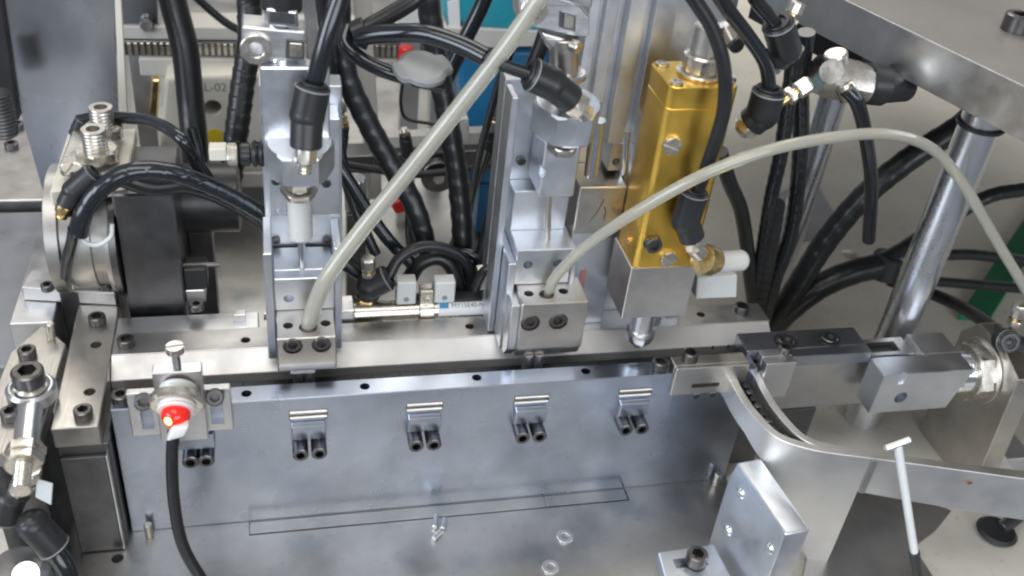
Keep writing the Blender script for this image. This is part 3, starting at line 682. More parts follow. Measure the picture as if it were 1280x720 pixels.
obj('rail', G().box(19.42, 30.6, 1.0, 2.7, 4.85, 8.85, .05), ST, er, holes=[(26.0, 29.8, 1.35, 2.3, 8.3, 9.3)])
obj('groove_shade_strip', G().box(26.05, 29.75, 1.4, 2.25, 8.31, 8.5, .02), BK, er)  # black strip laid in to give the groove its inner shade
obj('gap_shade_strip', G().box(19.5, 26.8, 1.25, 2.6, 8.853, 9.067, .01), BK, er)  # black filler for the shade in the gap under the cover
obj('pedestal', G().box(22.5, 25.0, .9, 2.4, .003, 4.84, .05), DS, er)
dc = thing('dark_cover', 'dark steel cover strip with two countersunk screws right of the gold dispenser', 'cover', (23, 1.2, 9.1))
dz = 9.85; hl = []
dx = [PZ(988, 436, dz), PZ(1043, 433, dz)]
for p in dx: hl.append((p + Vector((0, 0, -.45)), p + Vector((0, 0, .5)), .62))
obj('strip', G().box(19.0, 26.9, 1.02, 2.75, 9.07, dz, .05), ES, dc)
hl = []
for p in dx: hl.append((Vector((p.x, 1.0, dz - .4)), Vector((p.x, 1.0, dz + .5)), .62))
obj('front_strip', G().box(21.62, 26.9, .25, 1.015, 9.07, dz - .005, .04), ES, dc)
for p in dx:
    obj('counterbore', G().ring((p.x, 1.7, dz + .001), (0, 0, 1), .74, .56, .04, c=.01), BK, dc); screw(dc, (p.x, 1.7, dz + .002), r=.5, h=.16)
screw(dc, PZ(862 + 118, 440, dz), r=.4, h=.45)
eb = thing('end_block', 'square end block with blue sheen and one threaded hole', 'block', (30, .5, 6.2))
obj('block', G().prism([(27.0, -1.3, 6.2), (32.4, -1.3, 6.2), (33.2, -1.3, 9.3), (27.0, -1.3, 9.3)], (0, 1.69, 0), .05), AB, eb, holes=[bore(PY(1126, 497, -1.3), (0, -1, 0), .42, 1.2), bore(PZ(1131, 468, 9.3), (0, 0, 1), .2, .8)])
obj('rear_half', G().box(30.62, 33.2, .395, 2.4, 6.2, 9.3, .05), AB, eb)
nt = thing('adjuster_nut', 'big hexagon nut and silver threaded collar on the right end plate', 'nut', (34, .2, 8))
nc = PX(1207, 464, 34.3); nc.y = max(nc.y, -.2)
obj('threaded_collar', G().lathe((33.25, nc.y, nc.z), (1, 0, 0), [(0, 1.1), (.15, 1.3)] + [(.2 + k * .1, 1.3 if k % 2 else 1.2) for k in range(8)], 32), CH, nt)
obj('hex_nut', G().hexa((34.15, nc.y, nc.z), (1, 0, 0), 1.95, 1.0, .08), NI, nt)
obj('washer', G().ring((35.16, nc.y, nc.z), (1, 0, 0), 2.15, 1.2, .15), SW, nt)
pl = thing('end_upright', 'tall beige end upright with bright blue front edge behind the chute', 'plate', (36, -1, 0))
obj('plate', G().prism([(35.33, -3.4, .003), (35.33, 3.0, .003), (35.33, 3.2, 8.6), (35.33, 2.0, 10.2), (35.33, -.6, 10.2), (35.33, -2.6, 9.4)], (1.4, 0, 0), .06), SW, pl)
obj('gusset', G().prism([(36.74, -2.6, .003), (40.0, -2.6, .003), (36.74, -2.6, 3.4)], (0, 1.0, 0), .05), AB, pl)
obj('foot', G().box(36.74, 41, -1.58, 2.5, .003, 1.2, .06), AB, pl)
fitting('flow_control_fitting', 'black flow control fitting with brass knob at the right edge', [(1262, 428, -.6), (1255, 425, 0), (1290, 440, -.4)], 15, knob=((1268, 405, 0), (1276, 380, 0), 9))

# ------------------------------------------------------------------ chute
ZC = 8.85
ft = [(909, 468), (920, 490), (938, 516), (969, 546), (1010, 561), (1050, 568), (1090, 573), (1180, 585), (1320, 604)]
bt = [(949, 464), (961, 488), (979, 515), (1008, 544), (1045, 556), (1084, 564), (1120, 568), (1190, 577), (1330, 594)]
fl = catmull([PZ(*q, ZC) for q in ft], 6); bl_ = catmull([PZ(*q, ZC) for q in bt], 6)
ch = thing('curved_chute', 'curved bright metal feed chute sweeping from the right up to the rails', 'chute', (22, -7, 0))
def wall(pl_, th, z0, z1):
    """upright strip following a plan line, thickness to the left of the travel direction"""
    g = G(); rings = []
    for i, p in enumerate(pl_):
        t = (pl_[min(i + 1, len(pl_) - 1)] - pl_[max(i - 1, 0)]); t.z = 0; t.normalize(); nn = Vector((-t.y, t.x, 0))
        a = Vector((p.x, p.y, 0)); b = a + nn * th
        zz = z0(i / (len(pl_) - 1)) if callable(z0) else z0
        c = .035
        rings.append([a + Vector((0, 0, zz)), a + Vector((0, 0, z1 - c)), a + nn * c + Vector((0, 0, z1)), b - nn * c + Vector((0, 0, z1)), b + Vector((0, 0, z1 - c)), b + Vector((0, 0, zz))])
    g.poly(rings); return g
obj('front_wall', wall(fl, .5, lambda u: ZC - 1.5 - 1.1 * min(1, max(0, (u - .25) / .2)) - .5 * max(0, (u - .75) / .25), ZC), SS, ch)
obj('back_wall', wall(list(reversed(bl_)), .45, ZC - 2.0, ZC - .015), SS, ch)
g = G(); rings = []
for i in range(0, 38):
    a, b = fl[i], bl_[i]; d = (b - a).normalized(); a2 = a + d * .3; b2 = b - d * .01
    rings.append([Vector((a2.x, a2.y, ZC - 1.5)), Vector((a2.x, a2.y, ZC - .6)), Vector((b2.x, b2.y, ZC - .6)), Vector((b2.x, b2.y, ZC - 1.5))])
g.poly(rings); obj('dark_floor', g, BK, ch)
g = G(); rings = []
for i in range(35, len(fl)):
    a, b = fl[i], bl_[i]; d = (b - a).normalized(); a2 = a + d * .45; b2 = b - d * .03
    rings.append([Vector((a2.x, a2.y, ZC - .5)), Vector((a2.x, a2.y, ZC - .06)), Vector((b2.x, b2.y, ZC - .06)), Vector((b2.x, b2.y, ZC - .5))])
g.poly(rings); obj('cover_strip', g, SS, ch)
for k in range(3, 24, 2):                              # parts queuing in the chute
    a = fl[k].lerp(bl_[k], .5); obj('queued_part', G().cyl((a.x, a.y, ZC - .59), (a.x, a.y, ZC - .25), .2, n=10, c=.05), BO if k % 4 == 1 else BK, ch)
gs = [p for p in fl if p.x <= PZ(1092, 573, ZC).x and p.y < -4.6]
obj('gusset_plate', wall([p + Vector((.06, .10, 0)) for p in gs], .34, .003, ZC - 1.3), SS, ch)
e = gs[-1]; t = (gs[-1] - gs[-2]).normalized()
obj('joint_strip', G().prism([Vector((e.x, e.y - .04, ZC - 2.6)), Vector((e.x + .3, e.y - .16, ZC - 2.6)), Vector((e.x + .3, e.y - .16, ZC - .05)), Vector((e.x, e.y - .04, ZC - .05))], (0, -.06, 0), .02), SW, ch)
for q in [(1165, 597), (1180, 599), (1212, 603), (1250, 610), (1232, 598)]:
    # small copper coloured dabs on the chute side
    best = min(range(len(fl) - 1), key=lambda i: abs((R.transposed() @ (fl[i] - C)).x / (R.transposed() @ (fl[i] - C)).z * F + CX - q[0]))
    p = PY(*q, fl[best].y); n_ = (fl[best + 1] - fl[best]).normalized(); n_ = Vector((n_.y, -n_.x, 0))
    obj('copper_dab', G().cyl(p, p + n_ * .04, .13, n=10), CP, ch)
mp_ = thing('riveted_plate', 'thick bluish plate with three bright rivets beside the chute', 'plate', (17.5, -8, 0))
zt = 6.9; pb, pf = PZ(922, 578, zt), PZ(982, 668, zt); d = (pf - pb).normalized(); n_ = Vector((-d.y, d.x, 0))
pb0 = pb
obj('plate', G().prism([pb, pf, Vector((pf.x, pf.y, 2.2)) + d * 0, Vector((pf.x, pf.y, .003)) - d * 1.2, Vector((pb.x, pb.y, .003)) - d * .3, Vector((pb.x, pb.y, zt - 1.5)) - d * .35], n_ * 1.5, .12), AB, mp_)
def on_plate(px, py):
    r_ = ray(px, py); t_ = (pb - C).dot(n_) / r_.dot(n_); return C + r_ * t_
for q in [(926, 616), (910, 663), (962, 685)]:
    p = on_plate(*q); obj('rivet', G().lathe(p + n_ * .01, -n_, [(0, .36), (.05, .36), (.14, .27), (.19, .1)], 20), CH, mp_)
ft_ = thing('angle_bracket', 'slotted foot plate with one big socket screw at the bottom right', 'bracket', PZ(868, 705, 0))
zt = .9; pts = [PZ(823, 690, zt), PZ(892, 680, zt), PZ(925, 740, zt), PZ(842, 760, zt)]
obj('plate', G().prism([Vector((p.x, p.y, .003)) for p in pts], (0, 0, zt), .06), AB, ft_, holes=[(PZ(842, 703, zt).x, PZ(884, 703, zt).x, PZ(860, 709, zt).y, PZ(860, 697, zt).y, .3, 2)])
p = PZ(869, 703, zt); obj('washer', G().ring((p.x, p.y, zt + .002), (0, 0, 1), .5, .3, .06, c=.01), BO, ft_); screw(ft_, (p.x, p.y, zt + .07), r=.62, h=.75)
ds = thing('bed_shade_sheet', 'dark sheet standing in for shade and reflection on the bed under the chute', 'sheet', PZ(1080, 670, 0))
obj('sheet', G().prism([PZ(1000, 735, .004), PZ(1020, 640, .004), PZ(1075, 600, .004), PZ(1188, 640, .004), PZ(1168, 665, .004), PZ(1140, 685, .004), PZ(1190, 760, .004)], (0, 0, .16), .03), DP, ds)  # sheet added in the outline of the shade and reflection on the bed
rp = thing('thin_rod', 'thin white rod with black foot standing in front of the chute', 'rod', PZ(1149, 722, 0))
a = PZ(1150, 735, .003); b = PY(1122, 556, -8.9); m_ = a.lerp(b, .26)
obj('rod', G().cyl(m_, b, .23, c=.05), WP, rp)
obj('black_end', G().cyl(a, m_ + (b - a).normalized() * .3, .3, c=.05), BK, rp)
c0, c1 = PY(1106, 561, -8.9), PY(1138, 549, -8.9); obj('cross_pin', G().cyl(c0, c1, .2, c=.05), A, rp)
kb = thing('black_knob', 'round black knob with short stem at the lower right', 'knob', PZ(1250, 690, 0))
a = PZ(1246, 664, .35); obj('disc', G().cyl(a + Vector((0, 0, -.345)), a + Vector((0, 0, .2)), 1.15, 1.25, c=.2), BK, kb)
obj('stem', G().cyl(a + Vector((.2, 0, .25)), a + Vector((2.6, .8, 1.0)), .42, c=.08), BK, kb)

# loose bits on the bed
for q, lab in [((706, 672), 'loose bright washer lying nearer the front rail'), ((688, 710), 'loose bright washer lying nearest the camera')]:
    p = PZ(*q, .003); o = obj('loose_washer', G().ring(p, (0, 0, 1), .5, .24, .14, c=.03), A, at=p); tag(o, lab, 'washer', 'loose washers on the bed')
a = PZ(548, 652, .16); 
for (u, v), lab in [(((543, 660), (546, 644)), 'upright short pin of the little heap on the bed'), (((541, 674), (552, 664)), 'slanting short pin in front of the little heap on the bed'), (((553, 662), (556, 648)), 'short pin on the right of the little heap on the bed')]:
    p, q = PZ(*u, .17), PZ(*v, .17); o = obj('loose_pin', G().cyl(p, q, .17, c=.04), A, at=p); tag(o, lab, 'pin', 'loose pins on the bed')

# ------------------------------------------------------------------ post and raised plate
ps = thing('round_post', 'polished round post with a black ring under the raised plate', 'post', (31.2, 4.2, 0))
pp = PY(1222, 165, 4.4)
ZP = pp.z + 2.3
obj('post', G().cyl((pp.x, 4.4, .003), (pp.x, 4.4, ZP - .003), 1.18, n=48), PO, ps)
obj('black_ring', G().ring((pp.x, 4.4, pp.z + .35), (0, 0, 1), 1.38, 1.17, .3, c=.08), BK, ps)
rp_ = thing('raised_plate', 'raised thick steel plate crossing the upper right corner', 'plate', (45, 20, 23))
A0, B0 = PZ(1007, 33, ZP), PZ(1280, 177, ZP); d = (B0 - A0).normalized(); n_ = Vector((-d.y, d.x, 0))
if n_.x < 0: n_ = -n_
s0, s1 = A0 - d * 40, B0 + d * 25
obj('plate', G().prism([s0, s1, s1 + n_ * 60, s0 + n_ * 60], (0, 0, 2.6), .06), PB, rp_)
obj('edge_band', G().prism([s0 - n_ * .003, s1 - n_ * .003, s1 - n_ * .10, s0 - n_ * .10], (0, 0, 2.6), .03), A, rp_)
obj('underside_shade', G().prism([A0 - d * 6 + n_ * 1.0, A0 + d * 4 + n_ * 1.0, A0 + d * 4 + n_ * 6, A0 - d * 6 + n_ * 6], (0, 0, -1.8), .05), BK, rp_).location.z -= .003 * CM  # black block added for the plate's shaded underside
p = PZ(1268, 38, ZP + 2.6); screw(rp_, p, r=.8, h=1.0)
p2 = thing('round_post', 'far round post partly hidden behind the silver valve', 'post', (30, 16, 0))
u = PY(1012, 215, 16); obj('post', G().cyl((u.x, 16, .36), (u.x, 16, ZP - .003), 1.0), PO, p2)
# silver valve with muffler
sv = thing('silver_valve', 'silver shut off valve with black cone muffler under the raised plate', 'valve', PY(1050, 100, 7))
y = 7.0; a = PY(1048, 100, y); r_ = rad(a, 20)
obj('body', G().hexa(PY(1022, 92, y), PY(1082, 106, y) - PY(1022, 92, y), rad(a, 27), (PY(1082, 106, y) - PY(1022, 92, y)).length, .2), NI, sv)
obj('side_port', G().hexa(PY(1040, 88, y - 1.0), (-.5, -.8, .25), rad(a, 16), .7), NI, sv)
obj('top_port', G().cyl(a, PY(1044, 66, y), rad(a, 15), c=.1), NI, sv)
obj('lower_port', G().cyl(PY(1054, 105, y - .8), PY(1062, 124, y - 1.2), rad(a, 13), c=.05), NI, sv)
obj('muffler', G().lathe(PY(1080, 104, y), PY(1150, 112, y) - PY(1080, 104, y), [(0, r_ * 1.15), (.1, r_ * 1.3), (1.2, r_ * 1.3), (1.25, r_ * 1.15), (2.9, r_ * .85), (3.1, r_ * .7)], 28), BK, sv)
hose('air_hose', 'black air hose drooping from the silver valve with a cut end', [(1058, 112, 5.6), (1072, 130, 5.4), (1082, 170, 5.6), (1089, 230, 6.4), (1086, 300, 7.6)], 9, SH, group='black air hoses')
fitting('flow_control_fitting', 'upper black flow control fitting with brass knob beside the raised plate', [(972, 28, 3.4), (982, 62, 3.6), (958, 86, 4.0)], 20, knob=((986, 28, 3.8), (998, 2, 4.0), 11))
fitting('flow_control_fitting', 'lower black flow control fitting right of the gold dispenser', [(962, 112, 3.0), (953, 142, 3.0), (925, 165, 3.4)], 21, knob=((985, 122, 3.2), (1012, 104, 3.4), 11))
p = PY(912, 40, 5); o = thing('clamp_screw', 'small black clamp screw on the pale plate above the dispenser', 'screw', p); obj('head', G().cyl(PY(916, 52, 6.4), PY(922, 58, 5.8), .42, c=.06), BK, o); obj('shank', G().cyl(PY(906, 34, 6.56), PY(916, 52, 6.2), .34), NI, o)

# green beam
gb = obj('green_beam', G().prism([PZ(1300, 246, .36), PZ(1300, 300, .36), PZ(1236, 402, .36), PZ(1196, 400, .36)], (0, 0, .5), .05), GR, at=PZ(1236, 380, .36)); tag(gb, 'green painted beam behind the post at the right edge', 'beam')

# ================================================================== left rear: drum, block, panel
dr = thing('rotary_drum', 'round steel drum housing lying at the left behind the end plate', 'housing', (-19, 11.5, 8.8))
yc, zc = 11.6, 13.0
prof = [(0, 3.2), (.15, 3.7), (.8, 3.7), (.85, 3.3), (1.2, 3.3), (1.25, 3.5), (2.4, 3.5), (2.45, 3.35), (3.1, 3.35), (3.15, 3.75), (3.6, 3.75), (3.7, 3.6)]
obj('housing', G().lathe((-20.3, yc, zc), (1, 0, 0), prof, 56), DR, dr)
obj('saddle', G().box(-20.2, -17.1, 9.25, 14, .003, 10.2, .06), DS, dr)
obj('hub', G().cyl((-20.55, yc, zc), (-20.25, yc, zc), 1.4, c=.1), NI, dr)
db = thing('dark_block', 'big dark steel block standing right of the drum housing', 'block', (-14.5, 11, 0))
obj('block', G().box(-16.45, -13.3, 8.5, 14.0, .003, 17.0, .1), DS, db)
obj('curved_flange', G().lathe((-16.49 - .4, yc, zc), (1, 0, 0), [(0, 3.9), (.05, 4.0), (.38, 4.0)], 48), BO, db)
for q, r_, nm in [((235, 326), .14, 'rod'), ]:
    p = PX(230, 326, -13.3); obj('rod', G().cyl((-13.29, 9.6, p.z), (-11.3, 9.6, p.z), .16), BO, db)
sq = PY(241, 347, 9.2); obj('black_switch', G().box(-13.29, -12.0, 9.0, 10.4, sq.z - .7, sq.z + .7, .06), BK, db)
obj('mount_tab', G().box(-13.28, -12.2, 8.9, 10.2, H, sq.z - .71, .05), A, db); screw(db, PZ(246, 386, H + .6), r=.4, h=.4)
# fittings on top of the drum
tb = thing('port_block', 'cream topped port block with two upright threaded nipples on the drum', 'block', (-18.5, 11, 16.6))
zt = 17.55
obj('block', G().prism([PZ(62, 240, zt), PZ(85, 165, zt), PZ(170, 160, zt), PZ(158, 225, zt)], (0, 0, -.9), .08), CR, tb)
obj('raised_pad', G().prism([PZ(75, 215, zt + .003), PZ(92, 170, zt + .003), PZ(150, 166, zt + .003), PZ(150, 205, zt + .003)], (0, 0, .4), .08), NI, tb)
for q, big in (((122, 198), 1.0), ((131, 170), .95)):
    p = PZ(*q, zt + .4)
    obj('hex_nut', G().hexa(p, (0, 0, 1), 1.15 * big, .65), NI, tb)
    th = [(.65 + k * .1, .65 if k % 2 else .62) for k in range(12)]
    obj('threaded_nipple', G().lathe(p, (0, 0, 1), th + [(1.8, .62), (1.8, .36), (1.2, .36)], 26), SW, tb)
p = PZ(90, 215, zt + .42); screw(tb, p, r=.55, h=.3, m=NI, kind='slot')
fitting('push_in_elbow', 'black elbow with brass tip low on the left of the drum', [(118, 215, 7.4), (92, 238, 7.2), (76, 272, 7.0)], 14, thread=BR)
fitting('push_in_elbow', 'small black elbow at the back of the cream port block', [(104, 148, 14.5), (98, 160, 14.5), (90, 176, 14.5)], 9)
lo = obj('wire_loop', G().tube([PY(98, 290, 7.0), PY(105, 302, 6.9), PY(122, 306, 6.9), PY(138, 296, 7.0), PY(140, 280, 7.2)], .12, n=10), WP, at=PY(120, 300, 7)); tag(lo, 'thin white wire loop hanging on the drum', 'wire')
pnl = thing('tall_panel', 'tall mirror-like bluish panel in the upper left corner', 'panel', (-21, 25, 8))
obj('panel', G().prism([PY(-12, -120, 25), PY(140, -120, 25), PY(147, 150, 25), PY(147, 262, 25), PY(60, 262, 25), PY(28, 150, 25)], (0, .6, 0), .05), PN, pnl)
obj('edge_channel', G().prism([PY(-30, -100, 24.4), PY(-14, -100, 24.4), PY(24, 150, 24.4), PY(4, 150, 24.4)], (0, 1.3, 0), .05), BK, pnl)
obj('edge_strip', G().prism([PY(139, -100, 24.6), PY(146, -100, 24.6), PY(160, 150, 24.6), PY(150, 150, 24.6)], (0, .35, 0), .04), CR, pnl)
# knobs at far left
ks = thing('knurled_stack', 'knurled dark adjusting stack at the far left edge', 'knob', PY(6, 150, 20))
obj('stack', G().lathe(PY(6, 168, 20), (0, 0, 1), [(k * .12, .85 if k % 2 else .78) for k in range(24)], 24), DS, ks)

# ================================================================== far background across the back
bm_ = thing('back_beam', 'long pale beam with a row of small teeth across the back', 'beam', (0, 38, 0))
y = 36; z0, z1 = PY(220, 70, y).z, PY(220, 52, y).z
xa, xb = PY(138, 60, y).x, PY(575, 60, y).x
obj('beam', G().box(xa, xb, y, y + 1.2, z0, z1, .05), DS, bm_)
obj('upper_beam', G().box(xa, xb, y + .3, y + 3.5, z1 + .02, PY(220, 36, y).z, .06), BE, bm_)
obj('lower_ledge', G().box(xa + 2, xb, y - .5, y + 3.5, PY(220, 92, y).z, z0 - .02, .08), BE, bm_)
for x in (xa + 1, xb - 2): obj('leg', G().box(x, x + 1.5, y + 1.3, y + 3, .36, z0, .05), A, bm_)
n0 = None; k = 0; x = xa + .3
while x < xb - .5:
    if n0 is None: n0 = obj('tooth', G().box(x, x + .26, y - .16, y - .002, z0 + .12, z1 - .1, .03), NI, bm_)
    else:
        o = n0.copy(); SC.collection.objects.link(o); o.location.x += k * .47 * CM
    k += 1; x += .47
bx = thing('blue_grey_box', 'small blue grey box above the toothed beam', 'box', PY(175, 20, 37))
pbox('box', PN, bx, [(148, -30), (196, -30), (200, 36), (152, 38)], 36.6, 3, .1); screw(bx, PY(184, 31, 36.4), (0, -1, .3), .5, .5)
cbx = thing('cream_box', 'cream painted box with a round hole and yellow dot behind black hoses', 'box', PY(270, 150, 33))
yb_ = 33
pbox('box', CR, cbx, [(198, 215), (206, 98), (338, 92), (338, 215)], yb_, 3.0, .35, holes=[bore(PY(266, 135, yb_), (0, -1, 0), rad(PY(266, 135, yb_), 11), 2.7)])
pbox('rim', BE, cbx, [(190, 235), (196, 216), (338, 216), (338, 235)], yb_ - .2, 3.4, .1)
pbox('side_post', BR, cbx, [(184, 160), (190, 100), (200, 100), (196, 160)], yb_ + .4, 1.0, .1)
p = PY(269, 170, yb_); obj('yellow_dot', G().cyl((p.x, yb_ - .05, p.z), (p.x, yb_ - .003, p.z), rad(p, 10), n=24), YE, cbx)
p = PY(244, 114, yb_ - .01); text('printed_code', 'AL-02', p, (1, 0, 0), (0, 0, 1), .95, IG, cbx)
obj('support', G().box(PY(205, 215, yb_).x, PY(330, 215, yb_).x, yb_ + .4, yb_ + 2.8, .36, PY(260, 236, yb_).z, .06), DS, cbx)
pc = thing('cable_connector', 'pale connector with black ringed plug left of the left column', 'connector', PY(310, 193, 8))
obj('plug', G().lathe(PY(300, 193, 8), (1, 0, 0), [(0, .5), (.1, .62), (.5, .62), (.55, .5), (1.0, .5)], 20), BK, pc); obj('nut', G().hexa(PY(284, 193, 8), (1, 0, 0), .6, .5), NI, pc); obj('bar', G().box(PY(262, 193, 8).x, PY(284, 193, 8).x, 7.6, 8.4, PY(262, 197, 8).z, PY(262, 182, 8).z, .05), CR, pc)
# teal housing
th_ = thing('teal_housing', 'teal and blue plastic housing high up behind the middle column', 'housing', PY(620, 60, 30))
pbox('upper_shell', TE, th_, [(556, -60), (700, -60), (700, 52), (556, 30)], 28, 6, .6)
pbox('lower_shell', BL, th_, [(572, 66), (690, 60), (690, 235), (585, 232)], 29, 5, .5)
pbox('band', BE, th_, [(556, 34), (700, 40), (700, 58), (560, 62)], 27.8, 5, .1)
pbox('paper_patch', PK, th_, [(559, 2), (574, -4), (576, 44), (562, 42)], 27.95, .04, .01)
obj('support', G().box(PY(600, 230, 29).x, PY(680, 230, 29).x, 29.2, 33.5, .36, PY(640, 232, 29).z, .06), BL, th_)
ws = thing('white_switch_box', 'white box with grey edges behind the crossing black hoses', 'box', PY(520, 40, 32))
pbox('box', WP, ws, [(500, -10), (522, -12), (532, 40), (502, 46)], 31, 2, .1); obj('stand', G().box(PY(505, 40, 31).x, PY(528, 40, 31).x, 31.3, 32.7, .36, PY(515, 46, 31).z, .06), A, ws)
pn = thing('grey_upright', 'narrow grey upright bar behind the left column', 'upright', PY(450, 60, 30))
pbox('upright', BE, pn, [(440, -40), (462, -40), (478, 250), (460, 250)], 30, 1.5, .08); pbox('second_upright', A, pn, [(375, -40), (392, -40), (404, 130), (390, 130)], 27, 1.5, .08)
sh = thing('rear_shelf', 'dark grey shelf bar low behind the hoses', 'shelf', PY(530, 205, 24))
pbox('shelf', DS, sh, [(428, 196), (640, 186), (640, 212), (428, 218)], 24, 2, .06); pbox('front_lip', BE, sh, [(470, 172), (620, 164), (620, 186), (470, 194)], 25, 1.0, .06)
for px in (450, 620): x = PY(px, 210, 24).x; obj('leg', G().box(x, x + .8, 24.3, 25.3, .36, PY(px, 212, 24).z - .02, .05), A, sh)
fitting('flow_control_fitting', 'distant flow control fitting with brass knob before the blue housing', [(598, 215, 20), (612, 176, 20), (618, 150, 20)], 9, knob=((618, 160, 20), (622, 124, 20), 8))
fitting('push_in_elbow', 'distant brass tipped fitting between left column and big wrapped hose', [(424, 190, 16), (427, 172, 16), (430, 145, 16)], 9, thread=BR, knob=((428, 150, 16), (427, 124, 16), 6))
sb3 = thing('clear_connector', 'pale clear connector body on the rear shelf', 'connector', PY(568, 165, 22))
pbox('body', GL, sb3, [(552, 152), (586, 148), (588, 178), (556, 184)], 22, 1.4, .12); pbox('tip', NI, sb3, [(548, 160), (556, 158), (558, 176), (550, 178)], 21.8, .8, .06)
dk = thing('grey_disc', 'flat grey disc clip tying the shiny hoses', 'clip', PY(527, 88, 6))
a = PY(527, 90, 6); obj('disc', G().lathe(a, (.12, -.30, .95), [(0, 1.3), (.1, 1.55), (.35, 1.55), (.45, 1.3)], 32, lambda k, t, r: r * (1 if abs(math.sin(t)) < .5 else .8)), GK, dk)
obj('strap', G().cyl(PY(515, 96, 6.4), PY(555, 104, 6.4), .5, c=.1), SH, dk)
rl = obj('red_plug', G().cyl(PY(508, 58, 29), PY(506, 80, 29), .55, c=.1), RD, at=PY(507, 70, 29)); tag(rl, 'small red plug hanging below the crossing hoses', 'plug')
rl = obj('red_plug', G().cyl(PY(494, 248, 18), PY(502, 262, 18), .5, c=.1), RD, at=PY(498, 256, 18)); tag(rl, 'small red plug half hidden beside the straight clear tube', 'plug')

# ------------------------------------------------------------------ air cylinder and sensors behind the rear rail
ac = thing('air_cylinder', 'small lying air cylinder with white printed label and sensor straps', 'cylinder', (2, 7.2, 8))
y = 7.25; zc = PY(560, 385, y).z
xA, xB = PY(436, 392, y).x, PY(640, 380, y).x; xl0, xl1 = PY(546, 386, y).x, PY(616, 382, y).x
obj('barrel', G().cyl((xA, y, zc), (xB, y, zc), .62, n=32), NI, ac)
obj('end_cap', G().box(xA - .8, xA + .3, y - .75, y + .75, zc - .8, zc + .75, .08), A, ac)
obj('support', G().box(xA + .31, xA + 2, y - .4, y + .4, .36, zc - .6, .05), A, ac)
lab_ = G(); rings = []
for x in (xl0, xl1):
    rings.append([Vector((x, y + .66 * math.sin(math.radians(q)) * 1, zc + .66 * math.cos(math.radians(q)))) for q in range(-100, 31, 10)] + [Vector((x, y + .63 * math.sin(math.radians(q)), zc + .63 * math.cos(math.radians(q)))) for q in range(30, -101, -10)])
lab_.poly(rings); obj('paper_label', lab_, PK, ac)
nrm = Vector((0, -math.sin(math.radians(45)), math.cos(math.radians(45)))); up_ = Vector((0, math.cos(math.radians(45)), math.sin(math.radians(45))))
base = Vector((xl0, y, zc)) + nrm * .675
obj('blue_mark', G().prism([base + up_ * -.1 + Vector((.08, 0, 0)), base + up_ * -.1 + Vector((.62, 0, 0)), base + up_ * .24 + Vector((.62, 0, 0)), base + up_ * .24 + Vector((.08, 0, 0))], nrm * .02, 0), IB, ac)
text('printed_code', 'MY15E40-N-C', base + Vector((.8, 0, 0)) - up_ * .10 + nrm * .01, (1, 0, 0), up_, .40, IG, ac)
for px in (531,):
    x = PY(px, 365, y).x; obj('strap', G().ring((x - .35, y, zc), (1, 0, 0), .82, .63, .9, c=.05), NI, ac); obj('strap_block', G().box(x - .35, x + .45, y - .5, y + .3, zc + .8, zc + 1.7, .05), NI, ac); screw(ac, (x + .05, y - .5, zc + 1.1), (0, -1, 0), .2, .16, NI)
for x0_, x1_ in ((496, 521), (543, 570)):
    a, b = PY(x0_, 372, y - .4), PY(x1_, 353, y - .4)
    obj('sensor_block', G().box(a.x, b.x, y - .4, y + .5, zc + .68, b.z, .06), WP, ac); obj('sensor_slot', G().cyl(((a.x + b.x) / 2, y - .43, zc + 1.1), ((a.x + b.x) / 2, y - .40, zc + 1.1), .16), GK, ac)
obj('black_base', G().box(PY(496, 372, y).x, PY(606, 372, y).x, y - .3, y + .6, zc + .62, zc + .78, .03), BK, ac)
p = PY(612, 348, 7.0); nb = thing('nickel_banjo', 'small nickel block left of the middle column cheek', 'connector', p)
pbox('block', NI, nb, [(597, 342), (632, 336), (634, 360), (600, 364)], 7.0, .9, .08); obj('plug', G().cyl(PY(622, 352, 6.98), PY(623, 353, 6.5), .26), BO, nb); pbox('leg', A, nb, [(610, 364), (630, 362), (640, 402), (620, 402)], 7.05, .6, .04)
fitting('flow_control_fitting', 'black flow control fitting with gold ring behind the rear rail', [(486, 346, 7.6), (462, 358, 7.6), (456, 378, 7.8)], 17, thread=BR, knob=((461, 344, 7.6), (460, 322, 7.6), 9))

fs = obj('floor_reflection_sheet', G().prism([PZ(965, 245, .36), PZ(1018, 226, .36), PZ(1056, 292, .36), PZ(990, 305, .36)], (0, 0, .12), .02), ES, at=PZ(1010, 270, .36)); tag(fs, 'flat grey sheet standing in for a dark reflection on the pale bed behind the hose fan', 'sheet')  # dark reflection on the bed, built as a flat grey sheet

mt = thing('dark_motor', 'dark round motor body in the shade under the left hose bundle', 'motor', PY(250, 250, 14))
obj('body', G().lathe(PY(225, 248, 14), (1, 0, 0), [(0, 1.9), (.15, 2.1), (3.4, 2.1), (3.5, 1.7)], 36), BK, mt); obj('stand', G().box(PY(232, 250, 14).x, PY(262, 250, 14).x, 13.2, 14.8, .36, PY(240, 250, 14).z - 1.9, .06), DS, mt)
for q0, q1, q2, lab in (((510, 196, 21), (507, 176, 21), (505, 160, 21), 'distant black fitting on the rear shelf left of the straight clear tube'), ((476, 205, 19), (474, 188, 19), (472, 172, 19), 'distant black fitting behind the fat wrapped hose')):
    fitting('push_in_elbow', lab, [q0, q1, q2], 8, thread=NI)
cc = thing('chrome_cylinder', 'short bright cylinder standing behind the left column under the rear shelf', 'cylinder', PY(445, 240, 20)); obj('barrel', G().cyl(PY(445, 262, 20), PY(444, 222, 20), rad(PY(445, 240, 20), 14), c=.1), CH, cc); obj('base', G().box(PY(433, 262, 20).x, PY(457, 262, 20).x, 19.3, 20.7, .36, PY(445, 262, 20).z - .003, .05), DS, cc)
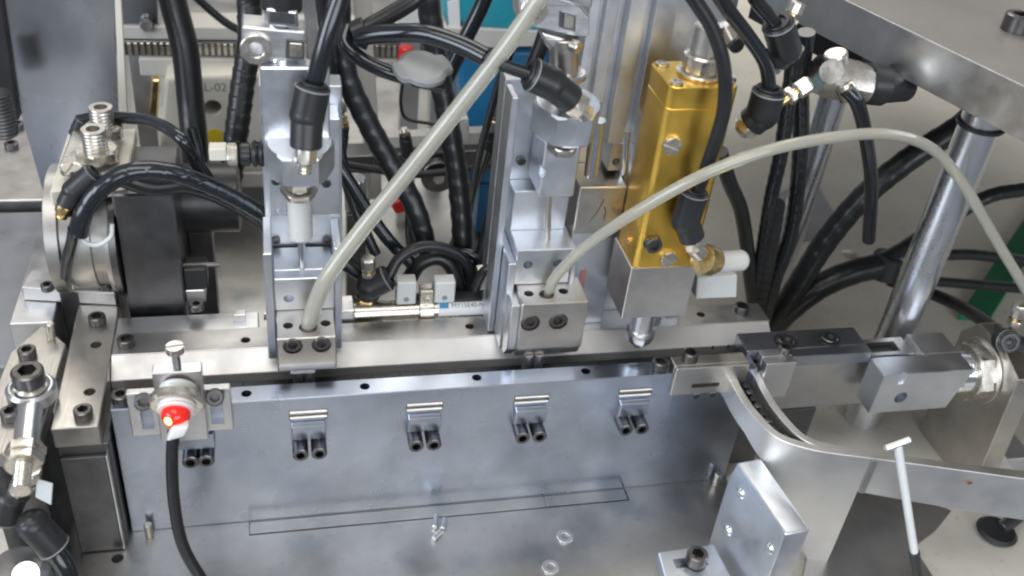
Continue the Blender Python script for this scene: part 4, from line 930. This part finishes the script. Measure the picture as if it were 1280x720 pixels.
bd_ = thing('dark_disc', 'dark round disc hanging below the rear shelf between the hoses', 'disc', PY(545, 225, 23)); a = PY(548, 222, 23); obj('disc', G().cyl(a, a + Vector((0, .8, 0)), rad(a, 22), n=36, c=.08), BO, bd_); obj('hub', G().cyl(a + Vector((0, -.3, 0)), a - Vector((0, .003, 0)), rad(a, 7), c=.05), NI, bd_)
# ================================================================== hoses and cables
HG = 'black air hoses'
def hz(label, pts, r, m=RB, wrap=0, pitch=.9): hose('air_hose', label, pts, r, m, wrap, pitch, HG)
hz('thick black hose dropping past the left of the yellow dot', [(208, -60, 30), (216, 0, 29), (231, 60, 28), (238, 125, 27), (243, 175, 26), (248, 260, 26)], 16.5, RB)
hz('wrapped black hose dropping right of the yellow dot', [(320, -60, 27), (312, 0, 27), (312, 50, 26), (303, 110, 25), (296, 165, 24), (290, 215, 24), (284, 260, 24)], 15, RB, .10)
hz('thin black hose slanting behind the two thick left hoses', [(238, -10, 34), (262, 12, 34), (285, 30, 34), (312, 44, 34)], 5)
hz('wrapped black bundle arching from the drum elbow to the left column', [(98, 292, 6.6), (104, 268, 6.6), (124, 238, 6.8), (160, 216, 7.0), (205, 214, 7.2), (250, 228, 7.6), (300, 252, 8.2), (350, 282, 8.6)], 12, SH, .07)
hz('second black hose lying over the dark block', [(150, 220, 8.2), (190, 232, 8.4), (235, 230, 9.0), (290, 250, 9.6), (350, 288, 9.6)], 13, RB)
hz('shiny thin black hose arching over the cream port block', [(104, 150, 14.5), (124, 146, 14.4), (150, 147, 14), (190, 152, 12.5), (225, 172, 9.8), (243, 200, 10), (262, 228, 10), (300, 250, 10)], 8, SH)
hz('short shiny stub hose beside the thick left hose', [(240, 160, 10.6), (245, 182, 10.4), (250, 205, 10.2), (262, 224, 10.2)], 7, SH)
hz('short black hose hanging from the drum elbow to the clamp bar', [(92, 285, 6.6), (90, 300, 6.8), (84, 325, 7.4), (82, 345, 8.2)], 7, SH)
hz('shiny black hose rising from the big elbow of the left column', [(390, 116, 2.8), (398, 85, 2.8), (410, 40, 3.0), (425, -5, 3.4), (440, -50, 3.6)], 12, SH)
hz('fat wrapped hose slanting down behind the straight clear tube', [(425, -40, 14), (424, 20, 13.5), (432, 90, 13), (458, 150, 12.6), (490, 208, 12), (518, 258, 11), (535, 315, 10.4)], 14, RB, .09, 1.1)
hz('fat wrapped hose dropping to the sensor blocks', [(525, -60, 14), (535, 0, 14), (545, 70, 13.6), (560, 150, 12.6), (573, 230, 11.6), (578, 300, 10.6), (572, 350, 10)], 14, RB, .09, 1.1)
hz('shiny fat hose crossing level to the middle column elbow', [(448, 46, 7), (480, 42, 6.4), (530, 42, 5.4), (575, 56, 4.4), (612, 74, 3.4)], 12, SH, .03, 2.2)
hz('thin black tube entering the middle column elbow', [(604, 70, 3.6), (630, 82, 3.0), (664, 94, 2.4)], 8, RB)
hz('shiny hose bending under the crossing to the grey disc', [(436, 34, 8), (432, 55, 7.4), (452, 74, 6.8), (480, 88, 6.4), (505, 96, 6.2)], 9.5, SH)
hz('shiny black hose from the top centre joining the crossing', [(545, -22, 9), (515, 2, 8.6), (482, 22, 8), (456, 38, 7.6), (448, 58, 7.4)], 11, RB)
o = obj('hose_sleeve', G().ring(PY(442, 44, 7.4), PY(456, 38, 7.4) - PY(442, 44, 7.4), rad(PY(450, 42, 7.4), 17), rad(PY(450, 42, 7.4), 10), .7), BK, at=PY(450, 42, 7.4)); tag(o, 'black rubber sleeve holding the crossing hoses together', 'sleeve')
hz('black hose passing in front of the teal housing', [(625, -60, 20), (605, 0, 20), (586, 40, 20), (566, 82, 20), (552, 110, 20)], 10, SH)
hz('straight matt black hose left of the middle column', [(700, -40, 12), (682, 40, 11.4), (660, 100, 11), (640, 170, 10.4), (620, 250, 9.8), (602, 320, 9.4), (592, 360, 9)], 9.5, RB)
hz('thin grey black hose under the distant brass fitting', [(606, 190, 19), (598, 215, 18), (590, 240, 17), (580, 290, 16)], 6, SH)
hz('black hose slanting right behind the left column to the valves', [(412, 190, 11), (435, 225, 10.6), (462, 268, 10.2), (490, 305, 9.8), (520, 335, 9.6)], 8.5, SH)
hz('dark hose emerging low behind the left column', [(395, 290, 10.6), (420, 318, 10.2), (450, 340, 9.8), (470, 352, 9.6)], 11, RB)
hz('black loop arching over the white sensor blocks', [(486, 345, 7.8), (500, 322, 8.2), (528, 308, 8.6), (560, 312, 8.8), (584, 330, 8.8), (588, 356, 8.8), (578, 372, 8.8)], 7, RB)
hz('inner black loop over the white sensor blocks', [(510, 352, 9.4), (524, 330, 9.4), (548, 322, 9.4), (566, 336, 9.2), (574, 368, 8.9)], 10, RB)
hz('thin upright black lead beside the small red plug', [(508, 235, 15), (512, 258, 14.6), (512, 290, 14), (516, 320, 13)], 6, RB)
hz('thin black wire bent below the grey disc', [(503, 104, 20), (501, 130, 20), (508, 148, 20), (535, 154, 20), (552, 156, 20)], 2.2, RB)
hz('black hose draped down the front of the gold dispenser', [(835, -60, .4), (862, -10, .4), (890, 35, .2), (905, 85, 0), (905, 135, 0), (893, 180, 0), (879, 220, .2), (870, 246, .4)], 9, RB)
hz('shiny hose feeding the lower fitting right of the dispenser', [(880, -40, 2.4), (905, 5, 2.6), (935, 45, 2.8), (957, 80, 2.9), (962, 118, 3.0)], 9.5, SH)
hz('shiny hose feeding the upper fitting beside the raised plate', [(925, -40, 3.2), (945, 0, 3.2), (966, 26, 3.3), (976, 50, 3.5)], 9, SH)
hz('leftmost black hose of the fan right of the dispenser', [(900, 190, 8), (912, 228, 8.6), (926, 262, 9.4), (934, 310, 10.2), (938, 350, 11), (945, 400, 12)], 9, RB)
hz('shiny wrapped hose falling close beside the far post', [(995, 60, 6.4), (986, 120, 7), (976, 190, 8), (962, 255, 9), (952, 320, 10.4), (944, 380, 11.6), (940, 420, 12)], 9, SH, .06)
hz('fat black hose at the foot of the fan behind the dark cover', [(968, 255, 9.6), (962, 290, 10), (956, 330, 10.8), (948, 370, 11.6), (942, 410, 12.2)], 13, RB, .07)
hz('long shiny hose falling from the raised plate', [(1008, 40, 8), (1001, 100, 8.4), (1001, 165, 9), (997, 230, 9.6), (988, 290, 10.4), (970, 345, 11.2), (956, 400, 12.2)], 10, SH, .05)
hz('fat wrapped hose rising steeply from the fan to the post', [(1235, 125, 12), (1200, 158, 12), (1140, 196, 12), (1080, 245, 12), (1032, 302, 12.2), (996, 358, 12.4), (962, 410, 12.8)], 15, RB, .06, 1.2)
hz('fat taped hose running low from the fan behind the post', [(1180, 285, 13), (1150, 305, 12.8), (1110, 328, 12.6), (1066, 340, 12.4), (1025, 358, 12.4), (985, 388, 12.6), (960, 415, 13)], 16, RB, .05, 1.6)
o = obj('tape_band', G().cyl(PY(1102, 346, 12.5), PY(1112, 318, 12.7), rad(PY(1105, 335, 12.6), 19), c=.1), BK, at=PY(1105, 335, 12.6)); tag(o, 'black tape band where the low hose branches', 'tape band')
hz('upper branch hose curling to the right edge', [(1110, 326, 12.8), (1150, 300, 13), (1195, 268, 13.4), (1240, 244, 13.6), (1300, 234, 14)], 9, RB, .06)
hz('second branch hose running level to the right edge', [(1110, 334, 12.8), (1150, 322, 13), (1205, 318, 13.4), (1250, 322, 13.6), (1305, 330, 14)], 7, RB, .05)
hz('third branch hose running level below the others', [(1110, 344, 12.6), (1150, 350, 12.8), (1210, 355, 13), (1270, 360, 13.2), (1310, 362, 13.4)], 6.5, RB)
hz('lowest branch hose slanting down to the right fitting', [(1110, 350, 12.4), (1150, 362, 11), (1190, 378, 8), (1225, 398, 4), (1262, 428, -.4)], 8, RB)

hz('thin black hose falling beside the left column past the rear shelf', [(398, -30, 12), (406, 40, 12), (415, 110, 12), (424, 180, 11.6), (440, 250, 11), (470, 318, 10)], 7, RB)
hz('thin black hose crossing low behind the straight clear tube', [(640, 60, 18), (622, 110, 18), (600, 190, 17), (585, 260, 15), (560, 320, 12)], 5, RB)
hz('grey black cable running along the rear shelf', [(430, 205, 22.5), (470, 212, 22.5), (520, 218, 22.5), (575, 212, 22.5), (640, 200, 22.5)], 5, RB)
hz('black cable loop resting behind the white sensor blocks', [(600, 356, 8.6), (606, 336, 9), (590, 318, 9.4), (560, 316, 9.8), (530, 330, 10), (500, 352, 10)], 6, SH)
hz('black hose stub under the nickel block by the middle column', [(640, 332, 6.4), (622, 330, 6.6), (604, 340, 6.8), (594, 360, 7.2)], 6, RB)
